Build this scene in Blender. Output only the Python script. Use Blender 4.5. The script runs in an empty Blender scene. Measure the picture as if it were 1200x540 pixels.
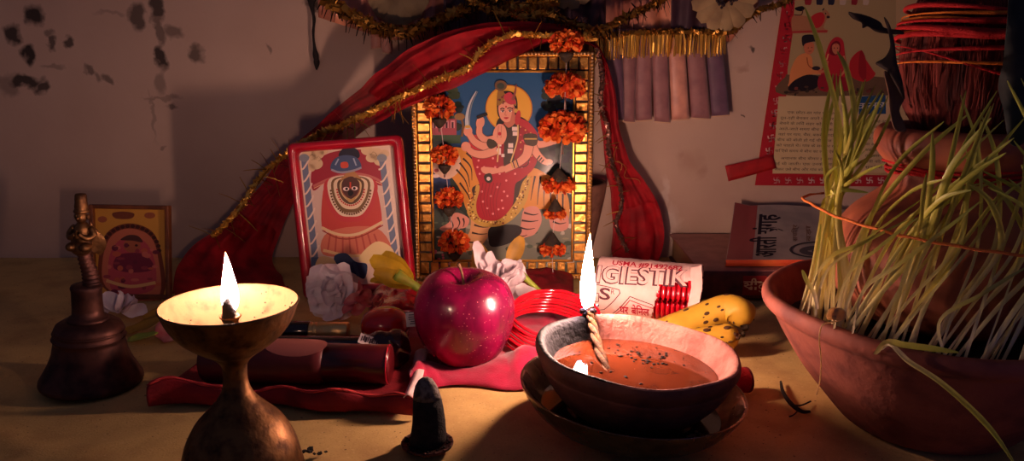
import bpy, bmesh, math, random
from math import sin, cos, pi, radians, sqrt, atan2, exp
from mathutils import Vector, Matrix, noise
from mathutils.geometry import tessellate_polygon

SC = bpy.context.scene
COL = SC.collection
rnd = random.Random(11)
V = Vector

# ------------------------------------------------------------------ camera
CAM = V((0, 0, .255)); PIT = radians(13.0); FPX = 942.0
def ray(px, py):
    d = py - 270
    return V((px - 600, FPX * cos(PIT) - d * sin(PIT), -FPX * sin(PIT) - d * cos(PIT)))
def G(px, py, z=0.0):
    d = ray(px, py); return CAM + d * ((z - CAM.z) / d.z)
def W(px, py, Y):
    d = ray(px, py); return CAM + d * (Y / d.y)

# ------------------------------------------------------------------ colour
def lin(c):
    c /= 255.0
    return c / 12.92 if c <= .04045 else ((c + .055) / 1.055) ** 2.4
def rgb(r, g, b): return (lin(r), lin(g), lin(b), 1.0)

# ------------------------------------------------------------------ materials
MATS = {}
def mat(name, col=(.8, .8, .8, 1), rough=.5, metal=0, col2=None, nscale=80, nlo=.4, nhi=.65, bump=0, bscale=200, coat=0,
        spec=.5, trans=0, alpha=1, ior=1.45, sss=0, attr=False, sheen=0, aniso=None, emit=None, estr=0, rough2=None, translucent=0):
    m = bpy.data.materials.new(name); m.use_nodes = True; MATS[name] = m
    nt = m.node_tree; n = nt.nodes; L = nt.links
    b = n['Principled BSDF']
    b.inputs['Base Color'].default_value = col
    b.inputs['Roughness'].default_value = rough
    b.inputs['Metallic'].default_value = metal
    b.inputs['Specular IOR Level'].default_value = spec
    b.inputs['IOR'].default_value = ior
    b.inputs['Coat Weight'].default_value = coat
    b.inputs['Coat Roughness'].default_value = .12
    b.inputs['Transmission Weight'].default_value = trans
    b.inputs['Alpha'].default_value = alpha
    b.inputs['Sheen Weight'].default_value = sheen
    if sss:
        b.inputs['Subsurface Weight'].default_value = sss
        b.inputs['Subsurface Radius'].default_value = (.008, .004, .003)
        b.inputs['Subsurface Scale'].default_value = .6
    if emit:
        b.inputs['Emission Color'].default_value = emit
        b.inputs['Emission Strength'].default_value = estr
    tc = n.new('ShaderNodeTexCoord')
    src = None
    if attr:
        a = n.new('ShaderNodeVertexColor'); a.layer_name = 'Col'; src = a.outputs['Color']
    if col2 is not None:
        t = n.new('ShaderNodeTexNoise'); t.inputs['Scale'].default_value = nscale; t.inputs['Detail'].default_value = 5
        mp = n.new('ShaderNodeMapping'); L.new(tc.outputs['Object'], mp.inputs[0]); L.new(mp.outputs[0], t.inputs['Vector'])
        if aniso: mp.inputs['Scale'].default_value = aniso
        r = n.new('ShaderNodeMapRange'); r.inputs['From Min'].default_value = nlo; r.inputs['From Max'].default_value = nhi
        L.new(t.outputs['Fac'], r.inputs[0])
        mx = n.new('ShaderNodeMix'); mx.data_type = 'RGBA'
        L.new(r.outputs[0], mx.inputs['Factor'])
        if src: L.new(src, mx.inputs['A'])
        else: mx.inputs['A'].default_value = col
        mx.inputs['B'].default_value = col2
        src = mx.outputs['Result']
        if rough2 is not None:
            q = n.new('ShaderNodeMapRange'); q.inputs['To Min'].default_value = rough; q.inputs['To Max'].default_value = rough2
            L.new(r.outputs[0], q.inputs[0]); L.new(q.outputs[0], b.inputs['Roughness'])
    if src: L.new(src, b.inputs['Base Color'])
    if bump:
        t = n.new('ShaderNodeTexNoise'); t.inputs['Scale'].default_value = bscale; t.inputs['Detail'].default_value = 4
        mp = n.new('ShaderNodeMapping'); L.new(tc.outputs['Object'], mp.inputs[0]); L.new(mp.outputs[0], t.inputs['Vector'])
        if aniso: mp.inputs['Scale'].default_value = aniso
        bp = n.new('ShaderNodeBump'); bp.inputs['Strength'].default_value = bump; bp.inputs['Distance'].default_value = .002
        L.new(t.outputs['Fac'], bp.inputs['Height']); L.new(bp.outputs[0], b.inputs['Normal'])
    if translucent:
        tr = n.new('ShaderNodeBsdfTranslucent'); ms = n.new('ShaderNodeMixShader'); ms.inputs[0].default_value = translucent
        if src: L.new(src, tr.inputs[0])
        else: tr.inputs[0].default_value = col
        L.new(b.outputs[0], ms.inputs[1]); L.new(tr.outputs[0], ms.inputs[2])
        L.new(ms.outputs[0], n['Material Output'].inputs[0])
    return m

# ------------------------------------------------------------------ mesh builder
def frame_at(t):
    t = t.normalized()
    a = V((0, 0, 1)) if abs(t.z) < .9 else V((1, 0, 0))
    u = t.cross(a).normalized(); v = u.cross(t).normalized()
    return u, v

def catmull(pts, n=6, closed=False):
    pts = [V(p) for p in pts]; out = []; N = len(pts)
    rng = range(N) if closed else range(N - 1)
    for i in rng:
        if closed: p0, p1, p2, p3 = pts[(i-1) % N], pts[i], pts[(i+1) % N], pts[(i+2) % N]
        else: p0, p1, p2, p3 = pts[max(i-1, 0)], pts[i], pts[i+1], pts[min(i+2, N-1)]
        for k in range(n):
            t = k / n
            out.append(.5 * ((2*p1) + (p2-p0)*t + (2*p0-5*p1+4*p2-p3)*t*t + (3*p1-p0-3*p2+p3)*t**3))
    if not closed: out.append(pts[-1])
    return out

class MB:
    def __init__(s): s.v = []; s.f = []; s.m = []; s.c = []; s.sm = []
    def add(s, vs, fs, m=0, c=(1, 1, 1, 1), smooth=True):
        b = len(s.v); s.v.extend([V(p) for p in vs])
        for i, f in enumerate(fs):
            s.f.append(tuple(b + k for k in f)); s.m.append(m); s.sm.append(smooth)
            s.c.append(c[i] if isinstance(c, list) else c)
        return s
    def grid(s, fn, nu, nv, m=0, c=(1, 1, 1, 1), cu=False, cv=False, smooth=True, keep=None):
        NU = nu if cu else nu + 1; NV = nv if cv else nv + 1
        vs = [fn(i / nu, j / nv) for i in range(NU) for j in range(NV)]
        fs = []; cs = []
        for i in range(nu):
            for j in range(nv):
                if keep and not keep((i + .5) / nu, (j + .5) / nv): continue
                a = i * NV + j; b_ = ((i + 1) % NU) * NV + j
                c2 = ((i + 1) % NU) * NV + (j + 1) % NV; d = i * NV + (j + 1) % NV
                fs.append((a, b_, c2, d))
                if callable(c): cs.append(c((i + .5) / nu, (j + .5) / nv))
        return s.add(vs, fs, m, cs if callable(c) else c, smooth)
    def tube(s, pts, r, seg=8, m=0, c=(1, 1, 1, 1), caps=True, closed=False):
        pts = [V(p) for p in pts]; n = len(pts)
        rs = r if isinstance(r, (list, tuple)) else [r] * n
        vs = []; u = None
        for i, p in enumerate(pts):
            if closed: t = pts[(i+1) % n] - pts[i-1]
            else: t = pts[min(i+1, n-1)] - pts[max(i-1, 0)]
            if t.length < 1e-9: t = V((0, 0, 1))
            t.normalize()
            if u is None: u, w = frame_at(t)
            else:
                u = (u - t * u.dot(t))
                if u.length < 1e-6: u, w = frame_at(t)
                u.normalize(); w = t.cross(u)
            for k in range(seg):
                a = 2*pi*k/seg
                vs.append(p + (u*cos(a) + w*sin(a)) * rs[i])
        fs = []
        for i in range(n if closed else n - 1):
            for k in range(seg):
                j = (i+1) % n
                fs.append((i*seg+k, i*seg+(k+1) % seg, j*seg+(k+1) % seg, j*seg+k))
        if caps and not closed:
            fs.append(tuple(reversed(range(seg)))); fs.append(tuple(range((n-1)*seg, n*seg)))
        return s.add(vs, fs, m, c)
    def lathe(s, prof, loc, seg=48, m=0, M=None, c=(1, 1, 1, 1), fn=None, sharp=False, cap=(1, 1)):
        loc = V(loc); M = M or Matrix.Identity(3)
        def P(i, k):
            r, z = prof[i]; a = 2*pi*k/seg
            p = V((r*cos(a), r*sin(a), z))
            if fn: p = fn(p, a)
            return loc + M @ p
        n = len(prof)
        vs = [P(i, k) for i in range(n) for k in range(seg)]
        fs = []
        for i in range(n - 1):
            for k in range(seg):
                fs.append((i*seg+k, i*seg+(k+1) % seg, (i+1)*seg+(k+1) % seg, (i+1)*seg+k))
        if cap[0] and prof[0][0] > 1e-5: fs.append(tuple(reversed(range(seg))))
        if cap[1] and prof[-1][0] > 1e-5: fs.append(tuple(range((n-1)*seg, n*seg)))
        return s.add(vs, fs, m, c, smooth=not sharp)
    def ell(s, c, r, seg=16, rings=10, m=0, M=None, col=(1, 1, 1, 1), fn=None):
        if not isinstance(r, (list, tuple)): r = (r, r, r)
        M = M or Matrix.Identity(3); c = V(c)
        vs = []; fs = []
        def P(th, ph):
            p = V((r[0]*sin(th)*cos(ph), r[1]*sin(th)*sin(ph), r[2]*cos(th)))
            if fn: p = fn(p)
            return c + M @ p
        vs.append(P(0, 0))
        for i in range(1, rings):
            for k in range(seg): vs.append(P(pi*i/rings, 2*pi*k/seg))
        vs.append(P(pi, 0)); last = len(vs) - 1
        for k in range(seg): fs.append((0, 1+k, 1+(k+1) % seg))
        for i in range(rings - 2):
            for k in range(seg):
                a = 1 + i*seg
                fs.append((a+k, a+seg+k, a+seg+(k+1) % seg, a+(k+1) % seg))
        a = 1 + (rings-2)*seg
        for k in range(seg): fs.append((a+k, last, a+(k+1) % seg))
        return s.add(vs, fs, m, col)
    def box(s, c, size, M=None, bev=0, m=0, col=(1, 1, 1, 1), seg=2):
        bm = bmesh.new(); bmesh.ops.create_cube(bm, size=1)
        for v in bm.verts: v.co = V((v.co.x*size[0], v.co.y*size[1], v.co.z*size[2]))
        if bev: bmesh.ops.bevel(bm, geom=bm.edges[:], offset=bev, segments=seg, profile=.5, affect='EDGES')
        M = M or Matrix.Identity(3); c = V(c)
        bm.verts.index_update()
        vs = [c + M @ v.co for v in bm.verts]; fs = [tuple(v.index for v in f.verts) for f in bm.faces]
        bm.free()
        return s.add(vs, fs, m, col, smooth=False)
    def ribbon(s, pts, w, nrm, m=0, c=(1, 1, 1, 1), fold=0.0):
        """flat strip along pts; w float or list; nrm vector or list; fold lifts the midrib"""
        pts = [V(p) for p in pts]; n = len(pts)
        vs = []
        for i, p in enumerate(pts):
            t = (pts[min(i+1, n-1)] - pts[max(i-1, 0)]).normalized()
            N = nrm[i] if isinstance(nrm, list) else nrm
            side = t.cross(N)
            if side.length < 1e-6: side = frame_at(t)[0]
            side.normalize(); up = side.cross(t)
            ww = w[i] if isinstance(w, (list, tuple)) else w
            vs += [p - side*ww*.5, p + up*fold*ww, p + side*ww*.5]
        fs = []; cs = []
        for i in range(n - 1):
            fs += [(3*i, 3*i+1, 3*i+4, 3*i+3), (3*i+1, 3*i+2, 3*i+5, 3*i+4)]
            if isinstance(c, list): cs += [c[i], c[i]]
        return s.add(vs, fs, m, cs if isinstance(c, list) else c)
    def build(s, name, mats, parent=None, loc=None, solid=0):
        if not isinstance(mats, (list, tuple)): mats = [mats]
        if parent is not None: o_ = WORLD[parent.name]
        elif loc is not None: o_ = V(loc)
        else:
            zs = min(p.z for p in s.v)
            o_ = V((sum(p.x for p in s.v)/len(s.v), sum(p.y for p in s.v)/len(s.v), zs))
        me = bpy.data.meshes.new(name)
        me.from_pydata([tuple(p - o_) for p in s.v], [], s.f)
        for m in mats: me.materials.append(m)
        me.polygons.foreach_set('material_index', s.m)
        me.polygons.foreach_set('use_smooth', s.sm)
        ca = me.color_attributes.new('Col', 'FLOAT_COLOR', 'CORNER')
        buf = []
        for p in me.polygons:
            cc = s.c[p.index]
            for _ in range(p.loop_total): buf.extend(cc)
        ca.data.foreach_set('color', buf)
        me.validate(); me.update()
        o = bpy.data.objects.new(name, me); COL.objects.link(o)
        if parent is not None:
            o.parent = parent; WORLD[o.name] = o_.copy()
        else:
            o.location = o_; WORLD[o.name] = o_.copy()
        if solid:
            md = o.modifiers.new('thickness', 'SOLIDIFY'); md.thickness = solid; md.offset = 0
        return o
WORLD = {}

def tag(o, label=None, cat=None, group=None, kind=None):
    if label: o['label'] = label
    if cat: o['category'] = cat
    if group: o['group'] = group
    if kind: o['kind'] = kind
    return o
def thing(name, loc, label, cat, group=None):
    o = bpy.data.objects.new(name, None); o.empty_display_size = .01
    COL.objects.link(o); o.location = V(loc); WORLD[o.name] = V(loc)
    return tag(o, label, cat, group)
def copy_thing(o, loc, label=None):
    c = o.copy(); COL.objects.link(c); c.location = V(loc); WORLD[c.name] = V(loc)
    for ch in list(o.children):
        d = ch.copy(); COL.objects.link(d); d.parent = c
        for g in list(ch.children):
            e = g.copy(); COL.objects.link(e); e.parent = d
    if label: c['label'] = label
    return c
ORD = ['topmost', 'second', 'third', 'fourth', 'fifth', 'sixth', 'seventh', 'eighth', 'ninth', 'tenth', 'eleventh', 'twelfth', 'thirteenth', 'fourteenth']
def rotm(ax, deg): return Matrix.Rotation(radians(deg), 3, ax)
def basis(x, y, z): return Matrix((x, y, z)).transposed()

# ------------------------------------------------------------------ flat printed pictures
class Plane:
    def __init__(s, O, ex, ey):
        s.O = V(O); s.ex = V(ex).normalized(); s.ey = (V(ey) - s.ex * V(ey).dot(s.ex)).normalized(); s.n = s.ex.cross(s.ey)
        if s.n.dot(CAM - s.O) < 0: s.n = -s.n
    def hit(s, px, py):
        d = ray(px, py); return CAM + d * ((s.O - CAM).dot(s.n) / d.dot(s.n))
    def uv(s, px, py):
        p = s.hit(px, py) - s.O; return p.dot(s.ex), p.dot(s.ey)
    def at(s, u, v, h=0): return s.O + s.ex*u + s.ey*v + s.n*h
class Art:
    """flat shapes of ink on a plane, one mesh; every shape a hair above the one before"""
    def __init__(s, plane, h0=.0004, step=.000022, tf=None):
        s.p = plane; s.mb = MB(); s.h = h0; s.step = step; s.tf = tf or (lambda x, y: (x, y))
    def P(s, x, y): return s.p.hit(*s.tf(x, y)) + s.p.n * s.h
    def poly(s, pts, col, smooth=True, same=False, n=5):
        if not same: s.h += s.step
        q = [V((x, y, 0)) for x, y in pts]
        if smooth: q = catmull(q, n, closed=True)
        tris = tessellate_polygon([q])
        s.mb.add([s.P(p.x, p.y) for p in q], tris, 0, col, False)
    def blob(s, x, y, rx, ry=None, col=None, rot=0, same=False, n=18):
        ry = ry or rx; a = radians(rot)
        s.poly([(x + rx*cos(t)*cos(a) - ry*sin(t)*sin(a), y + rx*cos(t)*sin(a) + ry*sin(t)*cos(a)) for t in [2*pi*k/n for k in range(n)]], col, False, same)
    def line(s, pts, w, col, same=False, smooth=True, w2=None):
        if not same: s.h += s.step
        q = [V((x, y, 0)) for x, y in pts]
        if smooth and len(q) > 2: q = catmull(q, 5)
        n = len(q); vs = []
        for i, p in enumerate(q):
            t = (q[min(i+1, n-1)] - q[max(i-1, 0)]).normalized(); sd = V((-t.y, t.x, 0))
            ww = w if w2 is None else w + (w2 - w)*i/(n-1)
            a, b = p + sd*ww*.5, p - sd*ww*.5
            vs += [s.P(a.x, a.y), s.P(b.x, b.y)]
        s.mb.add(vs, [(2*i, 2*i+1, 2*i+3, 2*i+2) for i in range(n-1)], 0, col, False)
    def rect(s, x0, y0, x1, y1, col, same=False): s.poly([(x0, y0), (x1, y0), (x1, y1), (x0, y1)], col, False, same)

def text_geo(body, cuts=0, bold=0.0):
    c = bpy.data.curves.new('t', 'FONT'); c.body = body; c.resolution_u = 3; c.offset = bold
    o = bpy.data.objects.new('t', c); COL.objects.link(o)
    dg = bpy.context.evaluated_depsgraph_get()
    me = bpy.data.meshes.new_from_object(o.evaluated_get(dg))
    bpy.data.objects.remove(o); bpy.data.curves.remove(c)
    bm = bmesh.new(); bm.from_mesh(me); bpy.data.meshes.remove(me)
    x0 = min(v.co.x for v in bm.verts); x1 = max(v.co.x for v in bm.verts)
    if cuts:
        y0 = min(v.co.y for v in bm.verts); y1 = max(v.co.y for v in bm.verts)
        for k in range(1, cuts):
            bmesh.ops.bisect_plane(bm, geom=bm.verts[:] + bm.edges[:] + bm.faces[:], plane_co=(0, y0 + (y1-y0)*k/cuts, 0), plane_no=(0, 1, 0))
    bm.verts.index_update()
    vs = [((v.co.x - x0)/(x1 - x0), v.co.y) for v in bm.verts]
    fs = [tuple(v.index for v in f.verts) for f in bm.faces]
    bm.free()
    return vs, fs, (x1 - x0)
def text_on(mb, body, fn, col, cuts=0, m=0, bold=0.0):
    """fn(x in 0..1, y in em) -> point"""
    vs, fs, w = text_geo(body, cuts, bold)
    mb.add([fn(x, y) for x, y in vs], fs, m, col, False)

# ------------------------------------------------------------------ petals, tinsel
def petal(mb, base, d, nrm, L, w, curl=.3, cup=.25, m=0, c=(1, 1, 1, 1), nu=6, nv=4, tip=.6, crumple=0, seed=0):
    d = V(d).normalized(); side = d.cross(V(nrm)).normalized(); up = side.cross(d)
    base = V(base)
    def fn(u, v):
        x = (v - .5) * 2
        wd = w * (sin(pi * min(1, (u*.86 + .09))) ** tip)
        a = curl * u
        p = base + d * (L * (sin(a)/curl if abs(curl) > 1e-3 else u)) + up * (L * ((1 - cos(a))/curl if abs(curl) > 1e-3 else 0)) + side * (x * wd * .5)
        p += up * (cup * x*x * wd * .5)
        if crumple:
            p += noise.noise_vector(p * 90 + V((seed, seed*2, 0))) * crumple
        return p
    mb.grid(fn, nu, nv, m, c)
def resample(pts, step):
    out = [V(pts[0])]; acc = 0
    for a, b in zip(pts[:-1], pts[1:]):
        a = V(a); b = V(b); L = (b - a).length
        if L < 1e-9: continue
        t = step - acc
        while t <= L:
            out.append(a + (b - a) * (t/L)); t += step
        acc = (acc + L) % step
    return out
def tinsel(core, br, path, rc, lb, dens, w=.0006, down=0.0, cols=None):
    """glittering twisted core into core, bristles into br"""
    pts = resample(path, .0012)
    n = len(pts)
    for i in range(n - 1):
        p = pts[i]; t = (pts[i+1] - p).normalized(); u, v = frame_at(t)
        for k in range(3):
            a = rnd.uniform(0, 2*pi); o = (u*cos(a) + v*sin(a))
            q = p + o * rc * rnd.uniform(.2, 1)
            e = (t + V((rnd.gauss(0, .5), rnd.gauss(0, .5), rnd.gauss(0, .5)))).normalized() * rc * rnd.uniform(.7, 1.6)
            f = o.cross(t).normalized() * rc * rnd.uniform(.3, .7)
            core.add([q - e - f, q + e - f, q + e + f, q - e + f], [(0, 1, 2, 3)], 0, smooth=False)
        if rnd.random() < dens:
            a = rnd.uniform(0, 2*pi); o = (u*cos(a) + v*sin(a)) + t * rnd.gauss(0, .35) + V((0, 0, -down))
            o.normalize(); L = lb * rnd.uniform(.5, 1.1)
            s_ = o.cross(V((rnd.gauss(0, 1), rnd.gauss(0, 1), rnd.gauss(0, 1)))).normalized() * w * .5
            m1 = p + o*L*.55 + V((0, 0, -L*.06)); e1 = p + o*L + V((0, 0, -L*.16))
            br.add([p - s_, p + s_, m1 + s_, m1 - s_, e1 + s_*.6, e1 - s_*.6], [(0, 1, 2, 3), (3, 2, 4, 5)], 0, smooth=False)
# ------------------------------------------------------------------ camera, view, world
cd = bpy.data.cameras.new('camera'); cd.sensor_width = 36; cd.lens = FPX/1200*36; cd.clip_start = .01
co = bpy.data.objects.new('camera', cd); COL.objects.link(co)
co.location = CAM; co.rotation_euler = (radians(90) - PIT, 0, 0); SC.camera = co
SC.view_settings.view_transform = 'Standard'; SC.view_settings.look = 'None'
SC.view_settings.gamma = 1; SC.view_settings.use_curve_mapping = False
SC.view_settings.exposure = 0.0
wd = bpy.data.worlds.new('world'); SC.world = wd; wd.use_nodes = True
wd.node_tree.nodes['Background'].inputs[0].default_value = (.40, .37, .66, 1)
wd.node_tree.nodes['Background'].inputs[1].default_value = AMB = .09
SC.cycles.max_bounces = 8; SC.cycles.transparent_max_bounces = 24
SC.cycles.caustics_reflective = False; SC.cycles.caustics_refractive = False
SC.cycles.sample_clamp_indirect = 4.0

# ------------------------------------------------------------------ materials
M = MATS
mat('cloth_yellow', rgb(208, 172, 104), .9, col2=rgb(168, 130, 76), nscale=26, nlo=.45, nhi=.8, bump=.14, bscale=700)
mat('brass', rgb(186, 136, 70), .3, 1, col2=rgb(120, 78, 40), nscale=60, nlo=.45, nhi=.75, bump=.06, bscale=300, rough2=.5)
mat('brass_dull', rgb(128, 92, 58), .48, 1, col2=rgb(78, 54, 40), nscale=110, nlo=.42, nhi=.66, bump=.25, bscale=260, rough2=.62)
mat('bell_metal', rgb(96, 62, 54), .5, .85, col2=rgb(62, 40, 40), nscale=70, bump=.12, bscale=250, rough2=.6)
mat('bell_patch', rgb(120, 84, 74), .6, .6, col2=rgb(80, 56, 52), nscale=200)
mat('ghee', rgb(112, 88, 58), .4, 0, spec=.3, col2=rgb(92, 70, 44), nscale=90, nlo=.5, nhi=.75)
mat('soot', rgb(24, 20, 20), .85, bump=.6, bscale=500)
mat('wick', rgb(120, 76, 34), .9, col2=rgb(60, 36, 18), nscale=300, bump=.6, bscale=600)
mat('wick_burnt', rgb(30, 24, 30), .9, bump=.6, bscale=500)
mat('clay_out', rgb(112, 62, 48), .72, col2=rgb(80, 42, 34), nscale=60, bump=.25, bscale=240)
mat('clay_pot', rgb(146, 78, 62), .78, col2=rgb(110, 54, 46), nscale=38, bump=.3, bscale=160)
mat('kalash_clay', rgb(158, 88, 58), .6, col2=rgb(120, 60, 44), nscale=30, bump=.12, bscale=120)
mat('clay_brown', rgb(150, 104, 84), .75, col2=rgb(110, 72, 60), nscale=60, bump=.3, bscale=200)
mat('oil', rgb(108, 50, 27), .02, 0, col2=rgb(86, 38, 20), nscale=40, spec=.5)
mat('steel', rgb(150, 128, 112), .24, 1, col2=rgb(96, 80, 70), nscale=50, rough2=.38)
mat('dark_water', rgb(34, 20, 14), .1, spec=.5)
mat('crust', rgb(90, 74, 62), .6, bump=.5, bscale=600)
mat('cone', rgb(26, 22, 22), .95, col2=rgb(42, 36, 34), nscale=220, bump=.6, bscale=700)
mat('cone_ash', rgb(134, 122, 112), .95, col2=rgb(70, 62, 58), nscale=260, bump=.7, bscale=600)
mat('stem', rgb(90, 60, 36), .8)
mat('soil', rgb(40, 28, 22), 1, col2=rgb(24, 18, 16), nscale=200, bump=1, bscale=400)
mat('veil', rgb(206, 26, 40), .7, alpha=.86, translucent=.35, col2=rgb(150, 12, 26), nscale=45)
mat('veil_gold', rgb(214, 150, 80), .35, .8)
mat('gold_foil', rgb(240, 186, 84), .36, .75)
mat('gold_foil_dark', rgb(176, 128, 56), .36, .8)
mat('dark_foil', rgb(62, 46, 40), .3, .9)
mat('silver_foil', rgb(160, 118, 104), .32, .85)
mat('satin', rgb(236, 160, 126), .32, .15, col2=rgb(180, 110, 92), nscale=18, aniso=(1, 1, .15))
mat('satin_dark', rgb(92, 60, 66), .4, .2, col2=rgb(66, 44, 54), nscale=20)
mat('tab_mauve', rgb(162, 112, 112), .55, sheen=.3, col2=rgb(140, 94, 98), nscale=60)
mat('tab_pink', rgb(224, 160, 138), .4, sheen=.3, col2=rgb(200, 140, 124), nscale=60)
mat('tab_violet', rgb(116, 84, 104), .55, sheen=.3, col2=rgb(100, 72, 92), nscale=60)
mat('tab_edge', rgb(206, 170, 140), .6)
mat('cream_paper', rgb(176, 150, 108), .8, col2=rgb(150, 124, 90), nscale=50)
mat('bowl_lining', rgb(104, 80, 52), .55, .3, spec=.3, col2=rgb(82, 60, 38), nscale=120, nlo=.5, nhi=.72, bump=.1, bscale=300)
mat('flower_disc', rgb(60, 44, 50), .8, bump=1, bscale=500)
mat('red_tape', rgb(176, 24, 26), .6, col2=rgb(150, 18, 22), nscale=80)
mat('string_black', rgb(34, 26, 26), .9, bump=.5, bscale=500)
mat('frame_gold', rgb(206, 146, 60), .3, 1, col2=rgb(160, 104, 40), nscale=60, bump=.1, bscale=200)
mat('tile_gold', rgb(238, 178, 92), .3, 1, col2=rgb(206, 142, 66), nscale=150, bump=.25, bscale=320)
mat('bead_gold', rgb(244, 200, 140), .32, .85)
mat('frame_dark', rgb(56, 34, 22), .5)
mat('print', (1, 1, 1, 1), .42, attr=True, spec=.3, coat=.08)
mat('paper_ink', (1, 1, 1, 1), .75, attr=True, spec=.25)
mat('frame_red', rgb(178, 18, 40), .3, coat=.5, col2=rgb(150, 12, 34), nscale=50)
mat('frame_wood', rgb(120, 66, 34), .5, col2=rgb(90, 48, 26), nscale=90)
mat('marigold', (1, 1, 1, 1), .75, attr=True, sss=0, translucent=.15)
mat('calyx', rgb(52, 40, 34), .8, col2=rgb(70, 58, 40), nscale=200)
mat('straw', rgb(214, 190, 180), .3)
mat('apple', rgb(140, 8, 52), .28, coat=.25, spec=.5)
mat('petal_white', rgb(248, 238, 240), .6, sss=0, translucent=.25, col2=rgb(238, 218, 222), nscale=80)
mat('petal_yellow', rgb(226, 184, 40), .55, translucent=.2, col2=rgb(196, 160, 40), nscale=60)
mat('leaf_yellow', rgb(196, 146, 50), .55, translucent=.2, col2=rgb(160, 120, 44), nscale=60)
mat('petal_green', rgb(150, 170, 60), .55, col2=rgb(190, 180, 60), nscale=60)
mat('petal_pink', rgb(206, 100, 106), .6, translucent=.2, col2=rgb(220, 150, 140), nscale=70)
mat('bangle', rgb(196, 16, 34), .14, coat=.6, spec=.6)
mat('magenta_cloth', rgb(184, 8, 62), .85, col2=rgb(150, 6, 46), nscale=50, sheen=.3, bump=.3, bscale=900, translucent=.12)
mat('red_cloth', rgb(150, 16, 30), .75, col2=rgb(116, 10, 22), nscale=40, bump=.25, bscale=500)
mat('cloth_hem', rgb(206, 60, 60), .7, bump=.4, bscale=400)
mat('white_cloth', rgb(226, 190, 184), .8, bump=.3, bscale=400)
mat('maroon_plastic', rgb(84, 14, 20), .28, coat=.4, col2=rgb(70, 10, 16), nscale=60)
mat('maroon_matte', rgb(104, 36, 36), .45, col2=rgb(86, 28, 30), nscale=40)
mat('black_gloss', rgb(30, 14, 18), .15, coat=.6)
mat('wrinkle_foil', rgb(60, 14, 20), .14, .5, coat=.8, bump=.9, bscale=160)
mat('red_foil', rgb(150, 14, 28), .18, .35, coat=.6, bump=.7, bscale=220)
mat('red_gloss', rgb(176, 20, 26), .18, coat=.5)
mat('lip_gold', rgb(240, 196, 126), .3, .8)
mat('oval_label', rgb(190, 110, 96), .4)
mat('label_white', rgb(226, 206, 200), .6)
mat('label_ink', rgb(60, 44, 50), .7)
mat('wrapper', rgb(236, 196, 188), .65, col2=rgb(220, 176, 166), nscale=40, bump=.15, bscale=90)
mat('banana', rgb(208, 164, 52), .5, col2=rgb(196, 142, 40), nscale=40, nlo=.4, nhi=.8)
mat('banana_spot', rgb(74, 44, 20), .6)
mat('banana_tip', rgb(60, 44, 26), .8)
mat('book_dark', rgb(92, 44, 44), .5, col2=rgb(56, 28, 32), nscale=60)
mat('book_brown', rgb(176, 116, 104), .5, col2=rgb(156, 98, 90), nscale=60)
mat('pages', rgb(190, 150, 110), .8, bump=.5, bscale=300, aniso=(1, 1, 20))
mat('booklet_cover', rgb(172, 158, 148), .5, col2=rgb(148, 138, 132), nscale=30)
mat('booklet_red', rgb(236, 80, 50), .5, col2=rgb(240, 130, 60), nscale=12)
mat('booklet_strip', rgb(150, 70, 70), .45)
mat('spine_red', rgb(150, 30, 28), .5)
mat('husk', rgb(128, 50, 42), .95, col2=rgb(60, 22, 22), nscale=90, bump=1, bscale=160, aniso=(1, 1, .08))
mat('mauli_red', rgb(170, 14, 22), .85, bump=.6, bscale=900)
mat('mauli_yellow', rgb(224, 120, 34), .85, bump=.6, bscale=900)
mat('tie_thread', rgb(206, 112, 48), .85, bump=.6, bscale=900)
mat('dry_leaf', rgb(50, 36, 32), .85, col2=rgb(40, 30, 30), nscale=50)
mat('dry_leaf_pale', rgb(110, 78, 60), .85, col2=rgb(84, 58, 48), nscale=50)
mat('green_leaf', rgb(28, 34, 36), .8, col2=rgb(20, 26, 28), nscale=40)
mat('grass', (1, 1, 1, 1), .5, attr=True, translucent=.2)
mat('seed', rgb(226, 196, 146), .6, translucent=.45)
mat('twig', rgb(36, 26, 24), .9)
mat('char', rgb(22, 16, 14), .95, bump=.8, bscale=700)

# dirt specks and faint scorch marks on the cloth
_m = M['cloth_yellow']; _n = _m.node_tree.nodes; _l = _m.node_tree.links; _b = _n['Principled BSDF']; _s = _b.inputs['Base Color'].links[0].from_socket
_tc = _n.new('ShaderNodeTexCoord')
for _sc, _lo, _hi, _a, _c in ((150, .10, .05, .85, rgb(50, 32, 24)), (60, .07, .03, .8, rgb(80, 44, 30)), (420, .30, .12, .28, rgb(140, 100, 56)), (230, .26, .1, .22, rgb(236, 206, 146))):
    _v = _n.new('ShaderNodeTexVoronoi'); _v.inputs['Scale'].default_value = _sc; _l.new(_tc.outputs['Object'], _v.inputs['Vector'])
    _r = _n.new('ShaderNodeMapRange'); _r.inputs['From Min'].default_value = _lo; _r.inputs['From Max'].default_value = _hi; _r.inputs['To Max'].default_value = _a; _l.new(_v.outputs['Distance'], _r.inputs[0])
    _x = _n.new('ShaderNodeMix'); _x.data_type = 'RGBA'; _l.new(_r.outputs[0], _x.inputs['Factor']); _l.new(_s, _x.inputs['A']); _x.inputs['B'].default_value = _c; _s = _x.outputs['Result']
_l.new(_s, _b.inputs['Base Color'])

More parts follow.
